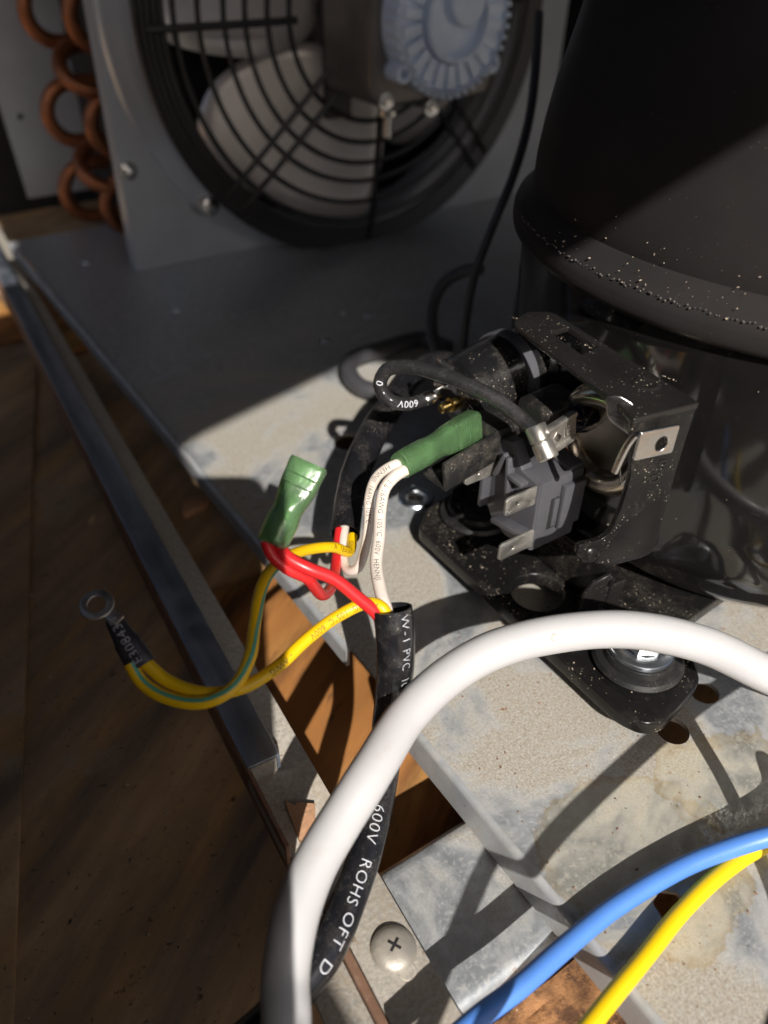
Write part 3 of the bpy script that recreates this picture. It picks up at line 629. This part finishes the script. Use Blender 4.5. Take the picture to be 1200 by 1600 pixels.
obj('relay_rib', boxes(((135.8, 130.6, 40), (4.6, 13, 1.6), dict(u=(1, 0, 0), v=(0, .98, -.2), bev=.4)), ((136.2, 143.6, 46.8), (3.8, 1.6, 15), dict(bev=.4))), M['relay'], rl_, sharp=30)
# latch window and stepped lug on the right face
obj('relay_latch', boxes(((150.0, RY-.9, 48.2), (8.2, 1.9, 15.0), dict(bev=.35)),), M['relay'], rl_, sharp=30)
obj('latch_slot', boxes(((144.15, RY-.02, 46.3), (2.9, .3, 11.2), dict(bev=.02)),), M['dark'], rl_)
obj('latch_tongue', boxes(((144.6, RY-.3, 46.7), (1.9, 1.1, 9.8), dict(bev=.25)),), M['relay'], rl_, sharp=30)
obj('relay_cap', boxes(((151.8, 128.5, 59.3), (5.8, 10, 1.6), dict(bev=.5)),), M['relay'], rl_)
def prong(y, z, L=10.6, h=6.2, x1=139):
    c = [(x1-RX+0, -h/2), (x1-RX, h/2), (-L+.9, h/2), (-L, h/2-.8), (-L, -h/2+.8), (-L+.9, -h/2)]
    obj('prong', plate([c, circ(-L*.6, 0, .75, 14)], .85, o=(RX, y+.42, z), u=(1, 0, 0), v=(0, 0, 1), bev=.18), M['tin'], rl_, sharp=30)
prong(141.9, 54.5, 11.2); prong(124.6, 54.5, 11.0); prong(123.6, 39.3, 11.8)

# crimped flag terminal on top of the relay
fl = V((137.8, 122.4, 74.7))
ft_ = thing('flag_terminal', 'dull metal flag connector with stamped marks on top of the grey relay', 'connector', fl)
xu = V((.97, .12, .1)).normalized(); yv = V((.12, .12, .98)); yv = (yv-xu*yv.dot(xu)).normalized()
obj('flag_tab', box(bmesh.new(), fl+xu*3.0, (12, 8.0, 2.0), u=xu, v=yv, bev=.5), M['tin'], ft_)
obj('flag_rolls', boxes((fl+xu*3.0+yv*3.6+xu.cross(yv)*.9, (11.6, 1.6, 1.5), dict(u=xu, v=yv, bev=.5)), (fl+xu*3.0-yv*3.6+xu.cross(yv)*.9, (11.6, 1.6, 1.5), dict(u=xu, v=yv, bev=.5))), M['tin'], ft_)
fb = V((133.9, 122.2, 74.9)); fd = (V((134.2, 118.9, 71.7))-V((134.1, 125.6, 78.6))).normalized()
obj('crimp_barrel', tube(bmesh.new(), [fb-fd*4.6, fb-fd*4.2, fb-fd*.4, fb, fb+fd*.4, fb+fd*4.6, fb+fd*5], [2.6, 2.9, 2.9, 2.4, 2.9, 2.9, 2.5], 18), M['tin'], ft_)
wn = xu.cross(yv)
obj('stamped_mark', boxes((fl+xu*1+wn*1.08, (2, 2.6, .3), dict(u=(xu+yv), v=(yv-xu), bev=.1)), (fl+xu*4.2+wn*1.08, (.6, 2.8, .3), dict(u=xu, v=yv, bev=.1)), (fl+xu*6.4+wn*1.08, (2.0, .6, .3), dict(u=xu, v=yv, bev=.1)), (fl+xu*6.4+yv*1.2+wn*1.08, (2.0, .5, .3), dict(u=xu, v=yv, bev=.1)), (fl+xu*6.4-yv*1.2+wn*1.08, (2.0, .5, .3), dict(u=xu, v=yv, bev=.1))), M['brightmetal'], ft_)

# ------------------------------------------------------------------ overload protector
pc = V((137.0, 162.0, 69.3)); pn = V((1, .045, .03)).normalized()
pr = thing('overload_protector', 'round black overload protector with white lettering and a brass pin on its face', 'overload protector', pc)
obj('protector_body', lathe(bmesh.new(), pc, pn, [(0, 0), (9.6, 0), (10.3, .5), (10.9, 6), (11.6, 12), (12.3, 17.5), (12.5, 18.5)], 64), M['bakelite'], pr)
obj('protector_band', lathe(bmesh.new(), pc+pn*18, pn, [(12.4, 0), (13.1, .4), (13.2, 3.8), (12.8, 4.3), (10, 4.5)], 64), M['relay'], pr)
obj('protector_neck', lathe(bmesh.new(), pc+pn*22.4, pn, [(10.8, 0), (11.6, 1), (11.6, 5.5), (10.8, 7), (8, 12)], 56), M['bakelite'], pr)
pu, pv, _ = frame(pn); pu, pv = V((.02, -1, 0)), V((-.03, 0, 1))
F = lambda a, b, h=0.: pc+pu*a+pv*b-pn*h
obj('contact_block', boxes((F(-4.5, 5.2, .9), (6.5, 5.6, 2.2), dict(u=pu, v=pv, bev=.2)), (F(-3.5, -.6, .9), (7.5, 4.2, 2.2), dict(u=pu, v=pv, bev=.2))), M['dark'], pr)
obj('contact_strip', boxes((F(-3.4, 5.3, 2.3), (7.4, 1.5, .7), dict(u=pu+pv*.25, v=pv-pu*.25, bev=.15))), M['copper_strip'], pr)
obj('contact_tab', boxes((F(-4.4, 1.0, 2.2), (6.5, 1.2, .8), dict(u=pu+pv*.3, v=pv-pu*.3, bev=.15)), (F(-6.4, 7.5, 1.6), (1.2, 3, .8), dict(u=pu, v=pv, bev=.15))), M['brightmetal'], pr)
obj('brass_pin', lathe(bmesh.new(), F(.2, -3.6), -pn, [(2.3, 0), (2.3, 2.2), (1.5, 2.4), (1.5, 5.6), (1.1, 6), (0, 6)], 24), M['brass'], pr)
letter_flat('154 M', 3.0, F(7.4, -.6, .12), -pv*.9+pu*-.25, pu*.97-pv*.25, M['printwhite'], pr)
letter_flat('B/', 2.8, F(5.6, 6.8, .12), -pv*.9+pu*.2, pu*.97+pv*.2, M['printwhite'], pr)
letter_flat('A', 1.9, F(-4.6, -3.6, .12), pu, pv, M['printgrey'], pr)
# black plastic bridge between protector and relay, crusted with dust
bk = thing('terminal_block', 'dust crusted black plastic block between the round protector and the relay', 'plastic block', V((151.7, 139.5, 70.1)))
bc = V((151.9, 137.5, 69.8))
obj('block_body', boxes((bc, (16, 12, 11), dict(u=(1, .08, 0), v=(-.08, 1, 0), bev=1.6)), (bc+V((-8, 10, -6)), (18, 14, 8), dict(bev=1.2))), M['crust'], bk)
# channel that holds the green connector
t0 = V((116.5, 145.0, 60.2)); t1 = V((146.8, 146.9, 64.6)); ta = (t1-t0).normalized(); tz = (UP-ta*ta.z).normalized(); ty = ta.cross(tz); Lc = (t1-t0).length
tr = thing('insulator_channel', 'gritty black plastic channel around the green connector of the white wires', 'plastic channel', t0)
cc_ = (t0+t1)/2
obj('channel_wall', boxes((cc_-tz*1.5+ty*-4.6 if (ty.y > 0) else cc_-tz*1.5+ty*4.6, (Lc, 1.3, 10), dict(u=ta, v=ty, bev=.3)), (cc_-tz*6, (Lc, 10, 1.2), dict(u=ta, v=ty, bev=.3)), (cc_-tz*2.5+ty*4.6 if (ty.y > 0) else cc_-tz*2.5-ty*4.6, (Lc*.8, 1.3, 8), dict(u=ta, v=ty, bev=.3))), M['crust'], tr)

# ------------------------------------------------------------------ green insulated connectors
def loft(bm, secs, n=28, cap0=True, cap1=True):
    """secs: (centre, wide axis, thin axis, half width, half height, squareness)"""
    rings = []
    for c, a, b, ha, hb, ex in secs:
        rg = []
        for k in range(n):
            t = 2*math.pi*k/n; ct, st = math.cos(t), math.sin(t)
            rg.append(bm.verts.new(V(c)+a*(ha*math.copysign(abs(ct)**(2/ex), ct))+b*(hb*math.copysign(abs(st)**(2/ex), st))))
        rings.append(rg)
    for p, q in zip(rings, rings[1:]):
        for k in range(n): bm.faces.new((p[k], p[(k+1) % n], q[(k+1) % n], q[k]))
    if cap0: bm.faces.new(rings[0][::-1])
    if cap1: bm.faces.new(rings[-1])
    return bm
def connector(label, p0, p1, wide):
    """p0 wire end, p1 open mouth"""
    p0, p1 = V(p0), V(p1); ax = (p1-p0).normalized(); L = (p1-p0).length; a = V(wide); a = (a-ax*a.dot(ax)).normalized(); b = ax.cross(a)
    t = thing('insulated_connector', label, 'connector', p0)
    sec = [(0, 3.5, 3.2, 2), (.04, 3.8, 3.5, 2.1), (.28, 3.9, 3.5, 2.2), (.40, 3.5, 3.1, 2.3), (.50, 3.7, 2.9, 2.6), (.62, 4.2, 2.6, 4), (.80, 4.45, 2.6, 6), (.97, 4.5, 2.65, 6), (1, 4.4, 2.55, 6), (1, 4.0, 2.1, 6), (.8, 3.95, 2.1, 6), (.62, 3.6, 2.05, 4), (.5, 3.1, 2.3, 2.6), (.4, 2.9, 2.5, 2.3), (.28, 3.3, 2.9, 2.2), (.1, 3.2, 2.9, 2.1), (.02, 3.0, 2.7, 2)]
    fine = []
    for s0, s1 in zip(sec[:8], sec[1:8]):
        for k in range(3): fine.append(tuple(x+(y-x)*k/3 for x, y in zip(s0, s1)))
    fine += sec[7:]
    S_ = []
    for i, (f, ha, hb, ex) in enumerate(fine):
        wob = 1+(.035*noise.noise(V((f*9, p0.x, 1))) if f < 1 else 0)
        S_.append((p0+ax*(L*f), a, b, ha*wob, hb*wob, ex))
    obj('vinyl_sleeve', loft(bmesh.new(), S_, 32), M['green'], t, sharp=45)
    bm = bmesh.new()
    box(bm, p0+ax*(L*.84)-b*1.6, (L*.27, 7.0, .5), u=ax, v=a, bev=.1)
    for s in (-1, 1): box(bm, p0+ax*(L*.84)+a*(s*3.0)+b*.6, (L*.26, 1.9, 1.5), u=ax, v=a, bev=.5)
    obj('metal_socket', bm, M['tin'], t)
    obj('crimp_barrel', loft(bmesh.new(), [(p0+ax*(L*f), a, b, w_, h_, 2.2) for f, w_, h_ in ((.06, 2.3, 1.5), (.3, 2.6, 2.2), (.4, 2.5, 2.1), (.5, 2.6, 2.0), (.68, 2.9, 1.4))], 20), M['tin'], t)
    for f in (.70, .82): obj('pressed_rib', tube(bmesh.new(), [p0+ax*(L*f)+a*s-b*(2.62 if b.dot(CAM-p0) < 0 else -2.62) for s in (-3.4, -1.5, 1.5, 3.4)], .22, 8), M['green'], t)
    return t
g1a, g1b = V((58.2, 129.2, 69.6)), V((72.4, 135.5, 83.1))
connector('upright green connector on the two red wires, open end up', g1a, g1b, V((74.2, 131.3, 81.7))-V((69.0, 137.6, 84.5)))
g2a, g2b = V((101.0, 139.6, 69.2)), V((133.6, 148.3, 66.3))
connector('green connector on the two white wires, lying in the black channel', g2a, g2b, V((114.9, 142.1, 64.2))-V((111.8, 143.4, 72.9)))

# ------------------------------------------------------------------ wires
def lettering_on(t, Q, r, body, size, s0, mat, **k): return letter_on(Q, r, body, size, s0, M[mat], t, **k)
# yellow wire with the green stripe
t, Q = wire('yellow_wire', 'yellow wire with a green stripe, curving up from the ring terminal to the far sleeve', 'wire', [(21.4, 127.9, 53.1), (22.2, 124.2, 49.8), (25.6, 118.6, 48.1), (31.8, 113.0, 48.3), (38.3, 111.8, 50.1), (44.1, 115.1, 52.9), (48.9, 121.8, 55.2), (54.7, 129.4, 57.6), (62.3, 136.4, 55.9), (73.3, 142.5, 50.8), (83.3, 144.7, 45.7), (89.8, 146.7, 39.6), (94.4, 152.4, 39.1)], 1.5, M['yellow'])
# the stripe is a strip of coloured plastic in the insulation: laid on the surface, turned towards the outside of the bend
T = tangents(Q); bm = bmesh.new(); rows = []
n_ = int(len(Q)*.6)
for i in range(n_):
    N = (CAM-Q[i]); N = (N-T[i]*N.dot(T[i])).normalized(); U = N.cross(T[i]); f = i/n_; ang = .35-1.35*max(0, min(1, (f-.35)*2.2))
    rows.append([bm.verts.new(Q[i]+(N*math.cos(ang+q)+U*math.sin(ang+q))*1.53) for q in (-.3, -.15, 0, .15, .3)])
for a, b in zip(rows, rows[1:]):
    for k in range(4): bm.faces.new((a[k], a[k+1], b[k+1], b[k]))
obj('green_stripe', bm, M['greenstripe'], t)
lettering_on(t, Q, 1.5, '600V', 2.2, 62, 'printyel', ang=.1); lettering_on(t, Q, 1.5, '- A  18AWG  105', 2.0, 86, 'printyel', ang=.1)
t, Q = wire('yellow_wire', 'yellow wire running from the ring terminal to the near black sleeve', 'wire', [(24.4, 126.7, 52.4), (27.1, 121.9, 49.4), (32.9, 115.3, 48.2), (40.3, 112.0, 48.4), (48.9, 111.9, 49.8), (58.4, 114.5, 51.2), (67.8, 115.7, 52.8), (74.8, 114.0, 54.5), (76.9, 110.9, 54.3), (77.7, 107.9, 47.8)], 1.5, M['yellow'])
lettering_on(t, Q, 1.5, '18AWG  105\u00b0C  600V', 2.0, 8, 'printyel', rev=True, ang=.2); lettering_on(t, Q, 1.5, '- AWG', 2.0, 34, 'printyel', rev=True, ang=.2)
# red wires
t, Q = wire('red_wire', 'straight red wire from the upright green connector into the near black sleeve', 'wire', [(59.9, 129.9, 69.9), (60.0, 126.1, 67.6), (63.2, 121.8, 65.4), (68.0, 118.6, 62.4), (71.8, 114.7, 57.9), (75.4, 110.7, 53.0), (76.8, 106.9, 47.0)], 1.55, M['red'])
t, Q = wire('red_wire', 'kinked red wire from the upright green connector back to the far black sleeve', 'wire', [(57.4, 130.2, 70.1), (57.4, 128.0, 67.8), (59.6, 125.0, 64.7), (63.6, 123.5, 61.1), (66.6, 124.9, 55.1), (69.9, 127.5, 48.8), (76.3, 134.2, 42.6), (83.3, 143.7, 38.2), (89.0, 151.8, 37.9), (92.7, 156.7, 39.2)], 1.5, M['red'])
# white wires
t, Q = wire('white_wire', 'thinner white wire looping from the green connector to the far black sleeve', 'wire', [(102.9, 140.0, 69.5), (99.3, 140.7, 69.2), (95.9, 142.7, 65.6), (94.0, 143.1, 59.8), (92.5, 141.0, 53.3), (90.2, 139.0, 46.4), (87.6, 138.5, 40.8), (86.3, 141.4, 38.0), (88.1, 147.4, 37.4), (91.3, 152.6, 38.7), (94.7, 157.2, 39.5)], 1.35, M['whitepvc'])
lettering_on(t, Q, 1.35, 'HENNJI  16AWG 105\u00b0C', 1.7, 4, 'printdark', ang=-.1)
t, Q = wire('white_wire', 'thicker white wire dropping straight from the green connector into the near black sleeve', 'wire', [(102.0, 138.1, 68.5), (99.2, 138.1, 68.0), (95.6, 138.0, 65.3), (92.3, 135.1, 61.6), (88.2, 129.6, 57.7), (83.8, 124.1, 55.2), (80.4, 117.2, 53.7), (78.3, 111.5, 52.7), (77.3, 106.9, 48.9)], 1.6, M['whitepvc'])
lettering_on(t, Q, 1.6, '1.6 16AWG  105\u00b0C  600V  HENNJI', 1.9, 5, 'printdark', ang=0)

# ring terminal on the yellow wires
rc = V((19.7, 139.3, 62.2)); r1 = V((21.6, 136.0, 60.0)); r2 = V((23.5, 126.8, 51.9)); ax = (r2-r1).normalized()
rn = V((19.1, 135.2, 67.1))-rc; rn = (CAM-rc).normalized()*.55+UP*.9+ (-rt)*.1; rn = rn.normalized()
t = thing('ring_terminal', 'metal ring terminal in printed black heat shrink on the two yellow wires', 'terminal', rc)
ru = (r1-rc); ru = (ru-rn*ru.dot(rn)).normalized(); rv = rn.cross(ru)
obj('terminal_ring', plate([circ(0, 0, 3.75, 40), circ(0, 0, 2.05, 32)], .8, o=rc, u=ru, v=rv, bev=.2), M['tin'], t)
obj('terminal_neck', tube(bmesh.new(), smoothpath([rc+ru*3.1, rc+ru*4.5, r1+ax*3], 1), [1.4]+[1.6]*3+[1.9]*20, 14) if False else box(bmesh.new(), rc+ru*4.6, (4.2, 2.8, .9), u=ru, v=rv, bev=.2), M['tin'], t)
cr = rt*.93-uu*.37; cr = (cr-ax*cr.dot(ax)).normalized(); cb = ax.cross(cr)
hl = (r2-r1).length
sec = [(0, 1.7, 1.2, 2.2), (.06, 2.0, 1.4, 2.2), (.3, 2.35, 1.7, 2.2), (.42, 2.6, 1.9, 2.3), (.5, 3.0, 2.1, 2.3), (.62, 3.0, 2.1, 2.4), (.8, 3.2, 2.0, 2.6), (.98, 3.3, 1.95, 2.8), (1, 3.2, 1.85, 2.8)]
hs_ = obj('heat_shrink', loft(bmesh.new(), [(r1+ax*(hl*f), cr, cb, a*(1+.04*noise.noise(V((f*8, 3, 1)))), b, e) for f, a, b, e in sec], 32), M['shrink'], t)
Qs = [r2+(r1-r2)*(k/20) for k in range(21)]
letter_on(Qs, 2.35, 'E308438', 3.1, .8, M['printgrey'], hs_, ang=0)

# ------------------------------------------------------------------ black sleeves
def sleeve(label, pts, radii, text, letters):
    Q = smoothpath(pts, 1.3); n = len(Q); rr = []
    for i in range(n):
        f = i/(n-1)*(len(radii)-1); k = min(int(f), len(radii)-2); rr.append(radii[k]+(radii[k+1]-radii[k])*(f-k)+.09*noise.noise(V((i*.25, 1, 2))))
    t = thing('black_sleeve', label, 'cable sleeve', Q[0]); w_ = obj('sleeve_wall', tube(bmesh.new(), Q, rr, 28, hollow=(.45, 10)), M['blackpvc'], t)
    for body, size, s0, ang, r_ in letters: letter_on(Q, r_, body, size, s0, M['printwhite'], t, ang=ang, bold=-.07)
    return t
sleeve('black cable sleeve with white printing, hanging past the plate edge behind the white cable', [(78.8, 109.6, 54.4), (78.0, 107.1, 49.5), (77.4, 105.6, 41.1), (77.0, 105.3, 30.9), (74.8, 103.9, 19.8), (68.8, 96.8, 11.2), (58.2, 86.5, 9.0), (47.3, 78.1, 5.4), (35.8, 71.0, 2.7), (23.9, 67.6, 0.2), (11.8, 65.9, -0.6), (-0.7, 67.9, -5.8)],
       [4.75, 4.7, 4.6, 4.2, 3.7, 3.9, 4.1, 4.2, 4.3, 4.3, 4.3, 4.3], None, [('W-1 PVC  105\u00b0C  60', 3.1, .9, .55, 4.75), ('600V', 3.9, 58.5, .1, 4.05), ('ROHS', 3.9, 70.5, .2, 4.2), ('OFT', 3.9, 82.5, .35, 4.25), ('D', 3.9, 92.5, .4, 4.3)])
sleeve('dusty black cable sleeve with an open end lying on the plate behind the white wires', [(93.5, 155.1, 38.1), (101.0, 165.1, 39.4), (111.0, 176.2, 42.0), (124.8, 187.3, 45.7), (139.4, 197.5, 47.5), (154.2, 208.8, 47.3), (172.8, 217.9, 44.3), (188.8, 221.5, 37.1)], [4.4, 4.6, 4.8, 4.8, 4.6, 4.4, 4.2, 4.2], None, [])

# ------------------------------------------------------------------ jumper wire from relay to protector
t, Q = wire('jumper_wire', 'thick grey black jumper wire looping from the relay connector to the round protector', 'wire', [(133.5, 122.6, 74.1), (133.8, 125.4, 76.4), (133.2, 130.6, 78.2), (131.1, 138.9, 80.6), (127.1, 148.0, 82.3), (123.6, 156.7, 82.4), (119.5, 163.8, 81.9), (116.2, 168.4, 79.6), (114.2, 168.7, 75.2), (116.0, 166.6, 71.1), (121.8, 164.9, 68.6), (127.8, 164.9, 68.1)], 2.05, M['jumper'], 20)
lettering_on(t, Q, 2.05, '600V  -  -  0', 2.9, 4, 'printwhite', rev=True, ang=.0)
q0 = V((126.9, 164.3, 68.4)); q1 = V((136.9, 165.7, 69.0)); qa = (q1-q0).normalized()
tt = thing('push_on_terminal', 'small shiny crimp terminal joining the jumper wire to the round protector', 'connector', q0)
obj('crimp_barrel', tube(bmesh.new(), [q0, q0+qa*.5, q0+qa*2.6, q0+qa*3, q0+qa*3.6, q0+qa*4.2], [1.9, 2.2, 2.2, 1.7, 2.0, 1.5], 18), M['brightmetal'], tt)
obj('terminal_blade', box(bmesh.new(), q0+qa*6.4, (5.6, 3.4, 1.3), u=qa, v=(0, .3, 1), bev=.4), M['brightmetal'], tt)

# ------------------------------------------------------------------ foreground cables
wc, Q = wire('white_cable', 'thick white cable arching across the foreground', 'cable', [(10.5, 47.4, 11.5), (16.0, 52.4, 14.2), (20.4, 58.4, 17.2), (23.9, 65.1, 18.5), (29.1, 71.4, 22.4), (36.6, 77.1, 25.7), (47.2, 82.3, 29.0), (59.1, 87.5, 33.3), (73.9, 94.4, 35.0), (87.8, 97.3, 36.7), (101.0, 96.4, 38.8), (118.0, 89.9, 41.1), (134.9, 79.7, 41.1), (147.2, 68.8, 38.5), (156.8, 56.2, 33.9), (169.6, 45.9, 27.6), (190.2, 33.3, 16.4), (233.5, 10.2, -5.5), (282.1, -15.4, -26.2)], 4.85, M['whitecable'], 40)
obj('cable_nick', lathe(bmesh.new(), V((115.7, 90.5, 40.0))+(CAM-V((115.7, 90.5, 40.0))).normalized()*5.45, (CAM-V((115.7, 90.5, 40.0))), [(1.0, 0), (.8, .3), (.3, .45), (0, .5)], 16), M['whitepvc'], wc)
t, Q = wire('blue_wire', 'blue wire crossing the lower right corner over the plate', 'wire', [(37.6, 40.8, 3.0), (55.1, 42.1, 3.2), (67.2, 41.8, 3.4), (80.5, 42.4, 3.6), (94.7, 42.5, 4.0), (108.3, 41.3, 4.5), (123.0, 38.6, 5.5), (138.9, 33.0, 8.0), (149.7, 25.2, 14.0), (150.2, 13.6, 30.0)], 2.35, M['blue'], 24)
t, Q = wire('thick_yellow_wire', 'thick plain yellow wire under the blue wire in the lower right corner', 'wire', [(59.4, 25.4, 2.0), (75.8, 28.4, 2.9), (92.8, 30.9, 3.0), (109.5, 33.3, 3.0), (125.7, 34.2, 3.0), (141.1, 32.7, 3.0), (155.7, 27.1, 5.0), (170.8, 15.9, 9.0)], 2.05, M['yellowbig'], 24)
# cord that passes just right of the picture: only its shadow is seen
G = lambda p, z: (p[0]-.493*z/1.257*1.0, p[1]-1.252*z/1.257*1.0, z)
sx, sy = sd.x/-sd.z, sd.y/-sd.z
H_ = lambda p, z: (p[0]-sx*z, p[1]-sy*z, z)
t, Q = wire('black_cable', 'black cable passing beside the white cable and throwing a straight shadow on the plate', 'cable', [H_((230, 64), 34), H_((200, 70), 42), H_((169, 72), 46), H_((122, 68), 50), H_((93, 63), 53), H_((78, 57), 55), H_((60, 47), 58), H_((36, 34), 62)], 2.0, M['cord'], 12)
t, Q = wire('black_cable', 'short curved black cable outside the right edge, throwing a bent shadow on the plate', 'cable', [H_((160, 76), 33), H_((155, 65), 32), H_((149.5, 52), 33), H_((143.6, 41), 34), H_((136, 28), 36), H_((126, 14), 40)], 2.0, M['cord'], 12)
# cords in the shade behind the compressor
wire('black_cable', 'thin black cable hanging in front of the fan beside the compressor', 'cable', [(268.3, 284.9, 147.2), (261.3, 275.8, 132.7), (248.4, 262.2, 112.5), (233.5, 252.1, 94.6), (222.3, 248.9, 76.8), (214.4, 247.5, 59.9), (210.5, 246.2, 41.3), (209.6, 245.4, 23.6)], 1.9, M['cord'], 14)
wire('black_cable', 'black cable loop standing on the plate behind the round protector', 'cable', [(227.8, 259.2, 55.9), (225.4, 269.1, 51.6), (220.0, 275.4, 44.6), (212.9, 272.5, 36.5), (206.0, 262.9, 28.0), (200.3, 248.3, 24.9)], 2.8, M['cord'], 14)
wire('black_hose', 'dull black hose curled on the plate at the edge of the shadow', 'hose', [(232.1, 283.1, 6.0), (227.4, 298.4, 6.0), (204.9, 299.9, 6.0), (185.9, 298.2, 6.0), (177.3, 288.5, 6.0), (175.6, 274.5, 5.0), (181.4, 264.7, 5.0)], 4.2, M['cord'], 16)

# ------------------------------------------------------------------ loose sawdust and grit
def specks(name, pts, r0, r1, mat=None, lim=9):
    bm = bmesh.new()
    for p in pts:
        r_ = r0*(r1/r0)**(rnd.random()**1.8); m = Matrix.Translation(V(p)) @ Matrix.Rotation(rnd.random()*6, 4, V((rnd.random(), rnd.random(), 1)).normalized()) @ Matrix.Diagonal((rnd.uniform(.7, 1.7), rnd.uniform(.5, 1), .6, 1))
        bmesh.ops.create_icosphere(bm, subdivisions=1, radius=r_, matrix=m)
    return obj(name, bm, mat or M['grain'], kind='stuff', smooth=False)
pts = []
for k in range(110):
    a = math.radians(rnd.uniform(165, 250)); z = 111+abs(rnd.gauss(0, 5)); 
    r_ = 92 if z < 112 else (87.2 if z > 118 else 92-(z-112)*.8); pts.append((CX+r_*math.cos(a), CY+r_*math.sin(a), z))
for k in range(40):
    a = math.radians(rnd.uniform(175, 235)); z = rnd.uniform(20, 135); r_ = 88.1 if z < 98 else 86.8
    if z > 32: pts.append((CX+r_*math.cos(a), CY+r_*math.sin(a), z))
for k in range(110):
    f = rnd.random()**1.5; pts.append((146+f*20-(1-f)*2+(1-f)*10, 156-f*48+rnd.uniform(-5, 5), 90.2))
specks('sawdust', pts, .1, .38)
pts = []
for k in range(260):
    x = rnd.uniform(134, 166); y = rnd.uniform(72, 178)
    if math.hypot(x-HC[0], y-HC[1]) > 9.5: pts.append((x, y, 12.25))
specks('sawdust', pts, .1, .4)
pts = []
for k in range(420):
    y = rnd.uniform(10, 300); x = 89+abs(rnd.gauss(0, 35)); pts.append((x, y, .1))
for k in range(160): 
    p = R(rnd.uniform(-16, -.5), rnd.uniform(-10, 140), -10.9 if True else 0)
    if p.y > 95: pts.append(p)
specks('grit', pts, .1, .45, M['rust'])
pts = [(rnd.uniform(-40, 60), rnd.uniform(110, 420), FZ+.8) for k in range(140)]
specks('grit', pts, .2, .8)
